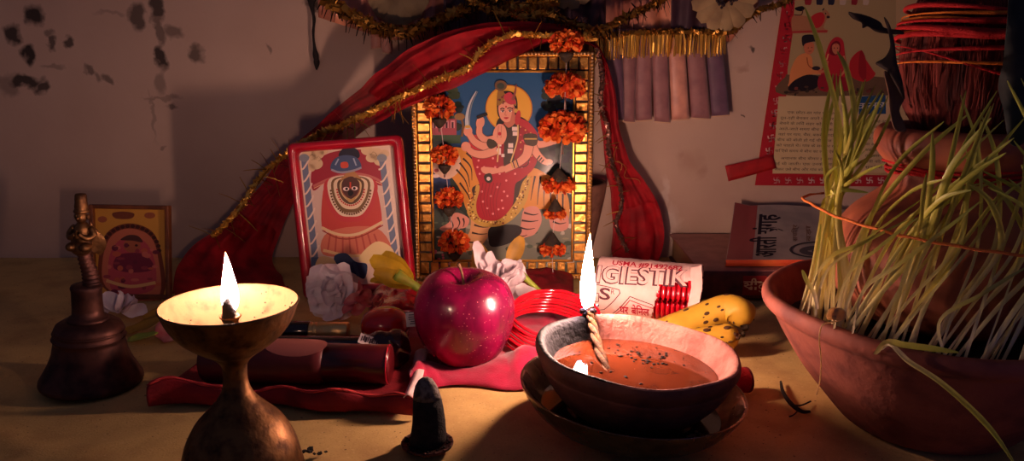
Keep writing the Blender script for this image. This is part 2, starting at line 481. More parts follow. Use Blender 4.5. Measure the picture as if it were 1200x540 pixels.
# flame: white-hot body, orange tip, blue foot -- it gives off the light of the scene
def flame_mat(name, strength, zlo, zhi):
    m = bpy.data.materials.new(name); m.use_nodes = True; M[name] = m
    nt = m.node_tree; n = nt.nodes; L = nt.links; n.clear()
    out = n.new('ShaderNodeOutputMaterial'); e = n.new('ShaderNodeEmission')
    tc = n.new('ShaderNodeTexCoord'); sp = n.new('ShaderNodeSeparateXYZ'); L.new(tc.outputs['Object'], sp.inputs[0])
    r = n.new('ShaderNodeMapRange'); r.inputs['From Min'].default_value = zlo; r.inputs['From Max'].default_value = zhi
    L.new(sp.outputs[2], r.inputs[0])
    cr = n.new('ShaderNodeValToRGB'); L.new(r.outputs[0], cr.inputs[0]); el = cr.color_ramp.elements
    el[0].position = 0; el[0].color = (.55, .5, 1, 1); el[1].position = 1; el[1].color = (1, .33, .09, 1)
    x = el.new(.14); x.color = FLAME; x = el.new(.8); x.color = FLAME
    sr = n.new('ShaderNodeValToRGB'); L.new(r.outputs[0], sr.inputs[0]); el = sr.color_ramp.elements
    el[0].position = 0; el[0].color = (.01,)*3 + (1,); el[1].position = 1; el[1].color = (.02,)*3 + (1,)
    x = el.new(.16); x.color = (1, 1, 1, 1); x = el.new(.7); x.color = (1, 1, 1, 1); x = el.new(.9); x.color = (.3, .3, .3, 1)
    mu = n.new('ShaderNodeMath'); mu.operation = 'MULTIPLY'; mu.inputs[1].default_value = strength
    L.new(sr.outputs[0], mu.inputs[0]); L.new(mu.outputs[0], e.inputs[1]); L.new(cr.outputs[0], e.inputs[0])
    L.new(e.outputs[0], out.inputs[0])
    return m
FLAME = (1, .575, .44, 1)

# ------------------------------------------------------------------ wall with its soot marks
YW = .97
def wall_material():
    m = mat('wall_plaster', rgb(208, 180, 160), .9, col2=rgb(186, 156, 138), nscale=7, nlo=.3, nhi=.8, bump=.25, bscale=60)
    nt = m.node_tree; n = nt.nodes; L = nt.links; b = n['Principled BSDF']
    base = b.inputs['Base Color'].links[0].from_socket
    tc = n.new('ShaderNodeTexCoord')
    nz = n.new('ShaderNodeTexNoise'); nz.inputs['Scale'].default_value = 55; nz.inputs['Detail'].default_value = 4; L.new(tc.outputs['Object'], nz.inputs['Vector'])
    sub = n.new('ShaderNodeVectorMath'); sub.operation = 'SUBTRACT'; L.new(nz.outputs['Color'], sub.inputs[0]); sub.inputs[1].default_value = (.5, .5, .5)
    sc = n.new('ShaderNodeVectorMath'); sc.operation = 'SCALE'; L.new(sub.outputs[0], sc.inputs[0]); sc.inputs['Scale'].default_value = .026
    ad = n.new('ShaderNodeVectorMath'); ad.operation = 'ADD'; L.new(tc.outputs['Object'], ad.inputs[0]); L.new(sc.outputs[0], ad.inputs[1])
    def mask(lst, soft=.6):
        prev = None
        for px, py, rx, ry, a in lst:
            c = W(px, py, YW); k = YW/ray(px, py).y
            s1 = n.new('ShaderNodeVectorMath'); s1.operation = 'SUBTRACT'; L.new(ad.outputs[0], s1.inputs[0]); s1.inputs[1].default_value = c - V((0, YW, 0))
            s2 = n.new('ShaderNodeVectorMath'); s2.operation = 'MULTIPLY'; L.new(s1.outputs[0], s2.inputs[0]); s2.inputs[1].default_value = (1/(rx*k), 0, 1/(ry*k))
            s3 = n.new('ShaderNodeVectorMath'); s3.operation = 'LENGTH'; L.new(s2.outputs[0], s3.inputs[0])
            r = n.new('ShaderNodeMapRange'); r.inputs['From Min'].default_value = 1.2; r.inputs['From Max'].default_value = soft; r.inputs['To Max'].default_value = a
            L.new(s3.outputs['Value'], r.inputs[0])
            if prev is None: prev = r.outputs[0]
            else:
                x = n.new('ShaderNodeMath'); x.operation = 'MAXIMUM'; L.new(prev, x.inputs[0]); L.new(r.outputs[0], x.inputs[1]); prev = x.outputs[0]
        return prev
    def over(base, fac, col):
        mx = n.new('ShaderNodeMix'); mx.data_type = 'RGBA'; L.new(fac, mx.inputs['Factor']); L.new(base, mx.inputs['A']); mx.inputs['B'].default_value = col
        return mx.outputs['Result']
    soot = mask([(40, 18, 12, 14, .93), (14, 38, 10, 12, .9), (33, 62, 9, 12, .93), (30, 95, 20, 8, .9), (48, 103, 10, 7, .85), (12, 100, 12, 14, .4), (58, 40, 5, 6, .5), (61, 52, 5, 8, .75),
                 (79, 48, 6, 7, .8), (105, 80, 8, 5, .6), (126, 91, 7, 6, .6), (114, 90, 5, 8, .45), (161, 20, 9, 17, .75), (184, 8, 9, 16, .85), (186, 34, 5, 22, .6), (188, 68, 6, 15, .9),
                 (202, 38, 14, 9, .55), (231, 63, 9, 12, .7), (188, 96, 6, 14, .4), (190, 114, 25, 2.5, .35), (201, 125, 7, 4, .6), (179, 135, 3, 30, .3), (188, 172, 4, 3, .4), (130, 15, 20, 3, .25),
                 (315, 58, 3, 7, .5), (65, 80, 14, 4, .35), (372, 4, 16, 6, .7), (1012, 260, 30, 3, .2),
                 (880, 56, 5, 4, .8), (806, 128, 2, 3, .5), (871, 134, 1.5, 3, .7)])
    tan = mask([(809, 190, 15, 17, .26), (800, 182, 9, 8, .3), (822, 200, 10, 10, .3), (870, 78, 6, 4, .4), (880, 240, 30, 14, .15), (20, 260, 60, 30, .1)], .3)
    pale = mask([(779, 225, 4, 20, .5), (786, 262, 10, 22, .55), (778, 285, 14, 16, .5)], .5)
    r = over(base, tan, rgb(150, 104, 78)); r = over(r, pale, rgb(226, 212, 200)); r = over(r, soot, rgb(22, 16, 18))
    L.new(r, b.inputs['Base Color'])
wall_material()
mb = MB()
for x0, x1 in ((-2.5, 2.5),):
    mb.box((0, .06, .95), (5, .12, 2.3))
w = mb.build('wall_back', M['wall_plaster'], loc=(0, 0, 0))
w.location = (0, YW, 0); tag(w, kind='structure')
mb = MB(); mb.box((0, .33, -.105), (5, 1.28, .2))
fl = mb.build('floor', M['wall_plaster']); tag(fl, kind='structure')

# added dim blue fill, no real lamp, tints the pot and cloth lower right
ld = bpy.data.lights.new('blue_fill', 'POINT'); ld.energy = .10; ld.color = (.14, .10, 1); ld.shadow_soft_size = .03
lo = bpy.data.objects.new('blue_fill', ld); COL.objects.link(lo); lo.location = (.42, .16, .10)

# ------------------------------------------------------------------ the cloth the altar stands on
def cloth_z(x, y):
    p = V((x*3.2, y*4.5, 0))
    z = -.0022 + .0016*noise.noise(p*2.2) + .0010*noise.noise(V((x*26 + y*10, y*7, 3)))
    # a few long creases
    for (cx, cy, ang, s, h, ln) in CREASE:
        dx, dy = x - cx, y - cy; u = dx*cos(ang) + dy*sin(ang); q = -dx*sin(ang) + dy*cos(ang) + .01*sin(u*18)
        z += h*exp(-(q/s)**2)*exp(-(u/ln)**2)
    return min(z, .0006)
CREASE = [(.22, .42, .5, .006, .003, .14), (.3, .36, .7, .008, .004, .12), (-.1, .44, .1, .007, .0022, .2), (-.36, .5, -.3, .01, .003, .2), (-.3, .68, .25, .008, .003, .14),
          (.2, .5, 1.2, .006, .0025, .09), (-.42, .42, .4, .008, .003, .2)]
mb = MB()
def cf(u, v):
    x = -1.0 + 2.0*u; y = -.15 + 1.115*v
    return V((x, y, cloth_z(x, y)))
mb.grid(cf, 260, 150)
def cfb(u, v):
    p = cf(u, 1-v); return V((p.x, p.y, -.0048))
mb.grid(cfb, 20, 12)
cloth = mb.build('altar_cloth', M['cloth_yellow'])
tag(cloth, 'stained mustard yellow cloth spread flat under the whole altar', 'cloth')
# ------------------------------------------------------------------ flames
def flame(name, base, h, r, rootz, wob, strength, lean=0):
    prof = [(.10, 0), (.42, .03), (.74, .09), (.94, .17), (1.0, .26), (.96, .36), (.84, .47), (.68, .58), (.51, .69), (.36, .79), (.22, .88), (.10, .95), (.015, 1.0)]
    mb = MB()
    P = catmull([(a*r, 0, z*h) for a, z in prof], 3)
    pr = [(max(p.x, 1e-4), p.z) for p in P]
    def fn(p, a):
        t = p.z / h
        return V((p.x + wob*sin(t*3.6)*t + lean*t, p.y*.8, p.z))
    mb.lathe(pr, base, 24, fn=fn)
    flame_mat(name + '_fire', strength, base[2] - rootz, base[2] - rootz + h)
    return mb, M[name + '_fire']

# ------------------------------------------------------------------ brass oil lamp (left)
LX, LY = W(269, 359, .43).x, .43
lamp = thing('brass_oil_lamp', (LX, LY, 0), 'tall goblet-shaped brass oil lamp with a single burning wick', 'oil lamp')
prof = [(.0352, 0), (.0362, .002), (.0362, .006), (.0348, .014), (.0312, .029), (.0248, .0415), (.0165, .0505), (.0102, .058), (.0072, .0655), (.0068, .073), (.0078, .0785), (.0125, .0835), (.0205, .089), (.0285, .0958), (.0342, .104), (.0372, .1118), (.0380, .1134)]
P = catmull([(a, 0, z) for a, z in prof], 4)
mb = MB(); mb.lathe([(p.x, p.z) for p in P] , (LX, LY, 0), 72, cap=(1, 0))
# turned ridges on the stem foot are cut by the profile; inner bowl
mb.build('stand', M['brass_dull'], lamp)
mb = MB()
inn = [(.0380, .1134), (.0375, .1141), (.0368, .1136), (.0345, .1075), (.029, .1005), (.021, .0955), (.012, .0935), (.0004, .093)]
P = catmull([(a, 0, z) for a, z in inn], 4)
mb.lathe([(max(p.x, 2e-4), p.z) for p in P], (LX, LY, 0), 72, cap=(0, 1))
bowl = mb.build('bowl', M['bowl_lining'], lamp)
mb = MB()   # ghee film with specks
mb.lathe([(.0002, .0952), (.012, .0951), (.0195, .0953), (.0206, .0955)], (LX, LY, 0), 40)
mb.build('ghee', M['ghee'], lamp)
mb = MB()
for k in range(60):
    a = rnd.uniform(0, 2*pi); r = .006 + .028*sqrt(rnd.random())
    z = .0958 if r < .0205 else (.0957 + (r-.0205)**2*55 + (r-.0205)*.45)
    mb.ell((LX + r*cos(a), LY + r*sin(a), z + .0002), (.00045*rnd.uniform(.4, 1.4),)*2 + (.0003,), 6, 4)
sp = mb.build('soot_specks', M['char'], lamp); sp['kind'] = 'stuff'
mb = MB()
mb.lathe([(.0004, .0952), (.0056, .0952), (.0052, .0968), (.0042, .0990), (.0042, .1030), (.0052, .1052), (.0061, .1060), (.0060, .1067), (.0048, .1069), (.0038, .1060), (.0034, .104), (.0002, .1035)], (LX, LY, 0), 24)
mb.build('wick_holder', M['brass_dull'], lamp)
mb = MB()
def wk(p, a): return V((p.x + .0006*sin(p.z*700), p.y, p.z))
mb.lathe([(.0032, .1032), (.0036, .106), (.0038, .109), (.0030, .1125), (.0022, .1155), (.0008, .1178)], (LX, LY - .0024, 0), 14, fn=wk)
mb.build('wick', M['wick_burnt'], lamp)
fb, fm = flame('lamp_flame', (LX, LY + .0012, .1078), .0355, .0048, 0, .0006, 580)
fb.build('flame', fm, lamp)

# ------------------------------------------------------------------ clay lamp on its steel plate (right)
DX, DY = .0785, .502
TM = rotm('Y', 4.2)
plate = thing('steel_saucer', (DX, DY, 0), 'shallow steel bowl under the clay lamp with a greasy residue', 'bowl')
pp = [(.038, .002), (.046, .0022), (.056, .006), (.066, .014), (.0728, .0235), (.0752, .0285), (.0748, .0292), (.0735, .0288), (.0705, .0245), (.063, .0145), (.053, .0078), (.044, .005), (.0004, .0048)]
P = catmull([(a, 0, z) for a, z in pp], 4)
OFF = V((0, 0, .0035))
mb = MB(); mb.lathe([(max(p.x, 2e-4), p.z) for p in P], V((DX, DY, 0)) + OFF, 80, M=TM)
mb.build('dish', M['steel'], plate)
mb = MB(); mb.lathe([(.0440, .0125), (.058, .0125), (.0602, .0127)], V((DX, DY, 0)) + OFF, 60, M=TM, cap=(0, 0))
mb.build('greasy_water', M['dark_water'], plate)
mb = MB()
for k in range(150):
    a = rnd.uniform(-2.6, -.6); r = rnd.uniform(.048, .060)
    p = V((DX, DY, 0)) + OFF + TM @ V((r*cos(a), r*sin(a), .0127))
    s_ = rnd.uniform(.0005, .0019)
    mb.ell(p, (s_, s_*rnd.uniform(.5, 1), s_*.6), 7, 5)
cr = mb.build('residue_lumps', M['crust'], plate); cr['kind'] = 'stuff'

diya = thing('clay_oil_lamp', (DX, DY, .0089), 'wide clay oil lamp full of oil with one burning wick on its edge', 'oil lamp')
DO = V((DX + .001, DY, .0120))   # bowl stands inside the dish
def dfn(p, a):
    k = 1 + .012*sin(3*a + 1) + .006*sin(7*a)
    return V((p.x*k, p.y*k, p.z + .0006*sin(5*a)*(p.z/.05)))
out = [(.0345, 0), (.0365, .0018), (.0445, .0075), (.0535, .0165), (.0605, .0265), (.0638, .0332), (.0640, .0352), (.0655, .0375), (.0676, .0415), (.0678, .0450), (.0668, .0472)]
P = catmull([(a, 0, z) for a, z in out], 3)
mb = MB(); mb.lathe([(p.x, p.z) for p in P], DO, 80, M=TM, fn=dfn, cap=(1, 0))
mb.build('outer_wall', M['clay_out'], diya)
# interior: raw pink clay, blackened by the flame on one side (soot has its own shape)
m = mat('clay_inside', rgb(176, 118, 106), .9, spec=.2, col2=rgb(146, 90, 80), nscale=70, bump=.7, bscale=260)
n = m.node_tree.nodes; L = m.node_tree.links; b = n['Principled BSDF']; base = b.inputs['Base Color'].links[0].from_socket
tc = n.new('ShaderNodeTexCoord'); sx = n.new('ShaderNodeSeparateXYZ'); L.new(tc.outputs['Object'], sx.inputs[0])
nz = n.new('ShaderNodeTexNoise'); nz.inputs['Scale'].default_value = 160; nz.inputs['Detail'].default_value = 6; L.new(tc.outputs['Object'], nz.inputs['Vector'])
ma = n.new('ShaderNodeMath'); ma.operation = 'MULTIPLY_ADD'; L.new(nz.outputs['Fac'], ma.inputs[0]); ma.inputs[1].default_value = .03; L.new(sx.outputs[0], ma.inputs[2])
r = n.new('ShaderNodeMapRange'); r.inputs['From Min'].default_value = .004; r.inputs['From Max'].default_value = -.008; L.new(ma.outputs[0], r.inputs[0])
mx = n.new('ShaderNodeMix'); mx.data_type = 'RGBA'; L.new(r.outputs[0], mx.inputs['Factor']); L.new(base, mx.inputs['A']); mx.inputs['B'].default_value = rgb(7, 6, 6)
L.new(mx.outputs['Result'], b.inputs['Base Color'])
rr = n.new('ShaderNodeMapRange'); rr.inputs['To Min'].default_value = .85; rr.inputs['To Max'].default_value = .7; L.new(r.outputs[0], rr.inputs[0]); L.new(rr.outputs[0], b.inputs['Roughness'])
inn = [(.0668, .0472), (.0655, .0478), (.0635, .0472), (.0612, .0445), (.0592, .0400), (.0560, .034), (.051, .027), (.040, .018), (.02, .012), (.0004, .011)]
P = catmull([(a, 0, z) for a, z in inn], 3)
mb = MB(); mb.lathe([(max(p.x, 2e-4), p.z) for p in P], DO, 80, M=TM, fn=dfn, cap=(0, 1))
mb.build('inner_wall', m, diya)
mb = MB(); oz = .0325
mb.lathe([(.0003, oz), (.03, oz), (.052, oz), (.0549, oz)], DO, 64, M=TM, cap=(0, 0))
mb.build('oil', M['oil'], diya)
mb = MB()
for k in range(70):
    if k < 50: a = rnd.gauss(1.15, .45); r = rnd.uniform(.012, .050)
    else: a = rnd.uniform(0, 2*pi); r = .045*sqrt(rnd.random())
    p = DO + TM @ V((r*cos(a), r*sin(a), oz + .0003)); s_ = rnd.uniform(.0003, .0012)
    mb.ell(p, (s_*1.6, s_, s_*.4), 7, 4, M=rotm('Z', rnd.uniform(0, 180)))
fk = mb.build('soot_flakes', M['char'], diya); fk['kind'] = 'stuff'
# wick: twisted cotton from the oil over the rim
tipb = W(697, 362, .560)
wp = [G(708, 452, .041), G(706, 436, .0428), G(704, 415, .0475), G(701, 394, .0555), W(698, 376, .561), tipb]
wp[0] = V((.064, .486, .0390)); wp[1] = V((.0625, .502, .0425)); wp[2] = V((.0605, .528, .0480)); wp[3] = V((.0588, .5495, .0545)); wp[4] = V((.0578, .5585, .0605))
tipb = V((.0572, .562, .0665)); wp[5] = tipb
mb = MB(); pts = [p + V((0, 0, .0015)) for p in catmull(wp, 6)]
for q in range(3):
    pp_ = []
    for i, p in enumerate(pts):
        u, v = frame_at(pts[min(i+1, len(pts)-1)] - pts[max(i-1, 0)]); a = i*.5 + q*2.1
        pp_.append(p + (u*cos(a) + v*sin(a))*.0016)
    mb.tube(pp_, .0020, 8)
mb.build('wick', M['wick'], diya)
mb = MB()
for k in range(26):
    mb.ell(tipb + V((rnd.gauss(0, .0026), rnd.gauss(0, .0015), rnd.gauss(-.0008, .0016))), rnd.uniform(.0008, .0021), 7, 5)
mb.build('burnt_tip', M['wick_burnt'], diya)
fb, fm = flame('diya_flame', tipb + V((-.0018, 0, -.0015)), .0585, .0056, .0089, -.0008, 580, lean=.0004)
fb.build('flame', fm, diya)

# ------------------------------------------------------------------ incense cone
IC = G(501, 523, 0); IC.z = .0006
cone = thing('incense_cone', IC, 'black incense cone with an ashy tip on a small round metal disc', 'incense')
mb = MB()
def cfn(p, a): return V((p.x*(1+.06*sin(3*a+p.z*90)) + .0009*sin(p.z*60) - .02*max(0, p.z-.03), p.y*(1+.05*cos(2*a)), p.z))
mb.lathe([(.0118, .003), (.0115, .008), (.0106, .018), (.0097, .027), (.0089, .034)], IC, 28, fn=cfn)
mb.build('body', M['cone'], cone)
mb = MB(); mb.lathe([(.0089, .034), (.0082, .038), (.0069, .042), (.0047, .0455), (.0022, .0474), (.0002, .0478)], IC, 28, fn=cfn)
mb.build('ash_tip', M['cone_ash'], cone)
mb = MB(); mb.lathe([(.0002, .0), (.0150, .0), (.0168, .0012), (.0170, .0026), (.0160, .0030), (.0148, .0024), (.0002, .0024)], IC, 40)
for k in range(16):
    a = 2*pi*k/16; mb.ell(IC + V((.0160*cos(a), .0160*sin(a), .0028)), (.0011, .0011, .0006), 8, 5)
mb.build('disc', M['bell_metal'], cone)
mb = MB()
for k in range(60):
    a = rnd.uniform(0, 2*pi); r = rnd.uniform(.0125, .0148)
    mb.ell(IC + V((r*cos(a), r*sin(a), .0028)), rnd.uniform(.0004, .0010), 6, 4)
a_ = mb.build('ash_crumbs', M['char'], cone); a_['kind'] = 'stuff'

# ------------------------------------------------------------------ apple
m = mat('apple_skin', rgb(158, 12, 74), .26, coat=.3, col2=rgb(84, 8, 40), nscale=34, nlo=.36, nhi=.62, aniso=(1, 1, .22), spec=.5)
n = m.node_tree.nodes; L = m.node_tree.links; b = n['Principled BSDF']; base = b.inputs['Base Color'].links[0].from_socket
tc = n.new('ShaderNodeTexCoord')
vo = n.new('ShaderNodeTexVoronoi'); vo.inputs['Scale'].default_value = 330; L.new(tc.outputs['Object'], vo.inputs['Vector'])
r = n.new('ShaderNodeMapRange'); r.inputs['From Min'].default_value = .17; r.inputs['From Max'].default_value = .07; r.inputs['To Max'].default_value = .6; L.new(vo.outputs['Distance'], r.inputs[0])
mx = n.new('ShaderNodeMix'); mx.data_type = 'RGBA'; L.new(r.outputs[0], mx.inputs['Factor']); L.new(base, mx.inputs['A']); mx.inputs['B'].default_value = rgb(222, 130, 130)
L.new(mx.outputs['Result'], b.inputs['Base Color'])
AP = V((-.0385, .622, .0052))
apple = thing('apple', AP, 'large shiny dark red apple with pale speckles', 'apple')
ap = [(.0004, .006), (.010, .0035), (.017, .0008), (.0235, .0012), (.0315, .010), (.0375, .024), (.0400, .040), (.0388, .052), (.0335, .0635), (.0252, .0700), (.0165, .0718), (.0095, .0696), (.0048, .065), (.0016, .0615), (.0003, .061)]
P = catmull([(a, 0, z) for a, z in ap], 4)
def afn(p, a):
    k = 1 + .022*cos(5*a + .6)*(p.z/.07 - .4) + .015*cos(2*a)
    return V((p.x*k, p.y*k, p.z + .0014*cos(2*a + 1)*(p.z/.07)))
mb = MB(); mb.lathe([(max(p.x, 2e-4), p.z) for p in P], AP, 64, M=rotm('X', 7), fn=afn)
mb.build('flesh', m, apple)
mb = MB(); mb.tube(catmull([AP + V((0, -.008, .0615)), AP + V((-.0005, -.0085, .0695)), AP + V((-.002, -.008, .076)), AP + V((-.0042, -.0075, .081))], 4), [.0010]*9 + [.0012, .0013, .0015, .0017], 8)
mb.build('stalk', M['stem'], apple)

# ------------------------------------------------------------------ bell
BX, BY = G(108, 447, 0).x, G(108, 447, 0).y
bell = thing('hand_bell', (BX, BY, 0), 'dark brass hand bell standing with a carved deity figure as its handle', 'bell')
BM = rotm('Y', 3.4)
bp = [(.031, .004), (.0362, .0004), (.0370, .002), (.0366, .0045), (.0335, .010), (.0298, .017), (.0268, .025), (.0252, .033), (.0248, .0355), (.0254, .0365), (.0254, .0385), (.0246, .0392), (.0243, .0415), (.0247, .0425), (.0243, .0445), (.0228, .0475), (.019, .0500), (.0128, .0515), (.0002, .052)]
mb = MB(); mb.lathe(bp, (BX, BY, 0), 64, M=BM)
mb.build('body', M['bell_metal'], bell)
mb = MB()
for zc, r in ((.0375, .0255), (.0421, .0247)):
    mb.tube([V((BX, BY, 0)) + BM @ V((r*cos(2*pi*k/48), r*sin(2*pi*k/48), zc)) for k in range(48)], .0007, 6, closed=True)
mb.build('ridge_rings', M['bell_metal'], bell)
mb = MB(); mb.lathe([(.0145, .0505), (.0150, .052), (.0135, .0535), (.0112, .0545), (.0108, .060), (.0106, .074), (.0112, .0765), (.0104, .0785), (.006, .0795), (.0002, .0795)], (BX, BY, 0), 40, M=BM)
mb.build('collar', M['bell_metal'], bell)
B0 = V((BX, BY, 0))
def bl(x, y, z): return B0 + BM @ V((x, y, z))
mb = MB()   # ribbed tail that rises to the kneeling figure
pts = catmull([bl(.004, 0, .079), bl(.0035, 0, .088), bl(.001, 0, .098), bl(-.001, 0, .108)], 10)
mb.tube(pts, [(.0062 - .0016*i/len(pts)) * (1 + .10*sin(i*2.1)) for i in range(len(pts))], 14)
mb.build('ribbed_shaft', M['bell_metal'], bell)
mb = MB()   # figure: knees, body, folded wings, arms, head, crown
mb.ell(bl(-.0005, -.003, .108), (.0075, .0058, .006), 16, 10)
mb.ell(bl(.0045, -.006, .1095), (.0042, .0055, .0036), 12, 8)
mb.ell(bl(-.0055, -.006, .1095), (.0042, .0055, .0036), 12, 8)
mb.tube(catmull([bl(0, 0, .106), bl(0, .0003, .114), bl(-.0002, .0003, .121), bl(-.0002, 0, .127)], 5), [.0052, .0056, .0058, .0058, .0058, .006, .0062, .0064, .0064, .0062, .0061, .006, .0055, .0046, .0038, .0032], 14)
for s in (1, -1):
    mb.tube(catmull([bl(.0055*s, 0, .124), bl(.0088*s, -.002, .1185), bl(.0062*s, -.0065, .1165), bl(.0012*s, -.0085, .120)], 5), [.0024]*6 + [.0021]*6 + [.0017]*4, 10)
    mb.grid(lambda u, v, s=s: bl(s*(.004 + .0095*u*sin(pi*(.15+.8*v))), .004 + .003*u, .104 + .022*v - .004*u), 6, 8)
mb.tube([bl(0, -.0085, .117), bl(0, -.0088, .123)], [.0024, .0006], 8)
mb.ell(bl(-.0002, -.001, .1315), (.0042, .0045, .005), 14, 10)
mb.ell(bl(-.0002, -.0055, .1310), (.0009, .0016, .0011), 8, 6)
for s in (1, -1):
    mb.ell(bl(.0046*s, 0, .1312), (.0012, .0014, .0022), 8, 6); mb.ell(bl(.0015*s, -.0049, .1327), (.0007, .0005, .0005), 6, 4)
mb.lathe([(.0052, .1345), (.0056, .1355), (.0050, .1365), (.0046, .1372), (.0048, .139), (.0042, .1425), (.0043, .1445), (.0040, .1475), (.0034, .1485), (.0001, .149)], B0, 18, M=BM)
mb.build('deity_handle', M['brass_dull'], bell)

# ------------------------------------------------------------------ bananas behind the clay lamp
def banana(name, ctrl, r, label, tipdir=1):
    pts = catmull(ctrl, 7); n = len(pts)
    b0 = V((sum(p.x for p in pts)/n, sum(p.y for p in pts)/n, min(p.z for p in pts) - r))
    t = thing(name, b0, label, 'banana', 'bananas behind the clay lamp')
    rs = []
    for i in range(n):
        u = i/(n-1); rs.append(r * (.34 + .66*min(1, u/.22)**.7) * (1 if u < .8 else 1 - .72*((u-.8)/.2)**1.6))
    mb = MB(); seg = 15; vs = []; uu = None
    for i, p in enumerate(pts):
        tt = (pts[min(i+1, n-1)] - pts[max(i-1, 0)]).normalized(); u_, v_ = frame_at(tt)
        for k in range(seg):
            a = 2*pi*k/seg; rr = rs[i]*(1 + .055*cos(5*a))
            vs.append(p + (u_*cos(a) + v_*sin(a))*rr)
    fs = [(i*seg+k, i*seg+(k+1) % seg, (i+1)*seg+(k+1) % seg, (i+1)*seg+k) for i in range(n-1) for k in range(seg)] + [tuple(reversed(range(seg))), tuple(range((n-1)*seg, n*seg))]
    mb.add(vs, fs); mb.build('peel', M['banana'], t)
    mb = MB()
    for i, (u, a, s_) in enumerate([(rnd.uniform(.12, .95), rnd.uniform(-.6, 3.6), rnd.uniform(.0006, .0024)) for _ in range(34)]):
        k = u*(n-1); i0 = int(k); p = pts[i0].lerp(pts[min(i0+1, n-1)], k-i0)
        tt = (pts[min(i0+1, n-1)] - pts[max(i0-1, 0)]).normalized(); u_, v_ = frame_at(tt)
        o = u_*cos(a) + v_*sin(a); rr = (rs[i0]*(1-(k-i0)) + rs[min(i0+1, n-1)]*(k-i0))*(1 + .055*cos(5*a))
        mb.ell(p + o*(rr - .0002), (s_*1.7, s_, .0006), 9, 5, M=basis(tt, o.cross(tt), o))
    mb.build('brown_spots', M['banana_spot'], t)['kind'] = 'stuff'
    mb = MB()
    e = pts[-1]; d = (pts[-1] - pts[-3]).normalized()
    mb.tube([e - d*.001, e + d*.003, e + d*.005], [rs[-1]*1.0, rs[-1]*.85, rs[-1]*.5], 10)
    mb.build('blossom_end', M['banana_tip'], t)
    mb = MB(); e = pts[0]; d = (pts[0] - pts[2]).normalized()
    mb.tube([e - d*.001, e + d*.008, e + d*.014], [rs[0]*1.0, rs[0]*.8, rs[0]*.95], 10)
    mb.build('stalk', M['banana_tip'], t)
    return t
banana('banana', [W(742, 392, .655), W(785, 387, .662), W(822, 373, .668), W(850, 363, .668), W(866, 367, .66), W(872, 381, .652)], .0140, 'spotted yellow banana curving up behind the clay lamp')
banana('banana', [W(752, 402, .632), W(790, 402, .634), W(825, 398, .636), W(850, 394, .636), W(866, 392, .634)], .0110, 'lower banana in shadow under the spotted one behind the clay lamp')

# ------------------------------------------------------------------ red thread spool right of the clay lamp
S0 = G(845, 447, .0105); S1 = G(874, 445, .0095); ax = (S1 - S0).normalized()
u, v = frame_at(ax)
spool = thing('thread_reel', (S0 + S1)/2 - V((0, 0, .0095)), 'small reel of red thread lying right of the clay lamp', 'thread reel')
mb = MB(); q = []
for i in range(23): q.append(S0.lerp(S1, i/22))
mb.tube(q, [.0092 + .00035*(i % 2) for i in range(23)], 20); mb.build('red_thread', M['mauli_red'], spool)
mb = MB(); mb.tube([S1 - ax*.0006, S1 + ax*.0012], .0098, 20); mb.tube([S0 - ax*.0012, S0 + ax*.0006], .0098, 20)
mb.build('end_caps', M['red_cloth'], spool)

# ------------------------------------------------------------------ stack of red glass bangles beside the apple
BC = V((.0352, .654, .0125)); RB = .0375
TB = rotm('X', 13) @ rotm('Y', 3)
mb = MB(); base_o = BC.copy()
ring = None
for k in range(8):
    z = .0016 + .0029*k
    o_ = BC + V((.0008*sin(k*1.9) - .0009*(7-k), .0008*cos(k*2.3) - .0007*(7-k), 0)) + TB @ V((0, 0, z))
    lab = ('%s red glass bangle in the flat stack beside the apple' % ORD[7-k]) if k else 'bottom red glass bangle of the flat stack beside the apple'
    if ring is None:
        mb = MB()
        mb.tube([o_ + TB @ V((RB*cos(2*pi*i/64), RB*sin(2*pi*i/64), .0002*sin(i))) for i in range(64)], [.00125 + .0001*sin(i*pi/2) for i in range(64)], 8, closed=True)
        ring = mb.build('red_bangle', M['bangle'], loc=o_)
        tag(ring, lab.replace('topmost', 'topmost'), 'bangle', 'red bangles stacked beside the apple')
    else:
        c = ring.copy(); COL.objects.link(c); c.location = o_; c['label'] = lab
# ------------------------------------------------------------------ bangles rolled up in printed paper
RA = V((W(702, 345, .735).x, .738, .0300)); RBb = V((W(824, 345, .71).x, .712, .0285))
ax = (RBb - RA).normalized(); RL = (RBb - RA).length
up = (V((0, 0, 1)) - ax*ax.z).normalized(); fr = ax.cross(up)
if fr.y > 0: fr = -fr      # towards the camera
RR = .0282
def roll(u, deg, r=RR):
    """u along 0..1; deg 0 = facing the camera horizontally, 90 = top"""
    a = radians(deg); sq = 1 - .06*max(0, -sin(a))
    return RA + ax*(u*RL) + (fr*cos(a) + up*sin(a)*sq)*r
wrap = thing('bangle_wrapper', (RA + RBb)/2 - V((0, 0, .03)), 'torn printed paper wrapped round a roll of red bangles', 'wrapper')
def keep(u, v):
    deg = -80 + 270*v
    j = .02*noise.noise(V((deg*.11, 1, 0)))
    if deg < 28:
        return u < .575 + j + .0009*(deg+10)
    lim = .575 + (deg-28)*.022 + j
    return u < min(lim, .985 + j*.5) if deg < 60 else u < .985 + j*.5
def wf(u, v):
    deg = -80 + 270*v
    cr = .0008*noise.noise(V((u*9, deg*.05, 2))) + .0005*noise.noise(V((u*30, deg*.15, 7)))
    return roll(u, deg, RR + .0004 + cr)
mb = MB(); mb.grid(wf, 90, 90, keep=keep); mb.build('printed_paper', M['wrapper'], wrap, solid=.0003)
mb = MB()   # loose flap at the open end
def flap(u, v):
    deg = -25 + 100*v; s_ = .88 + .12*u
    return roll(.90 + .10*u - .06*abs(v-.55), deg, RR + .0016 + .0035*u*u + .0012*sin(v*7))
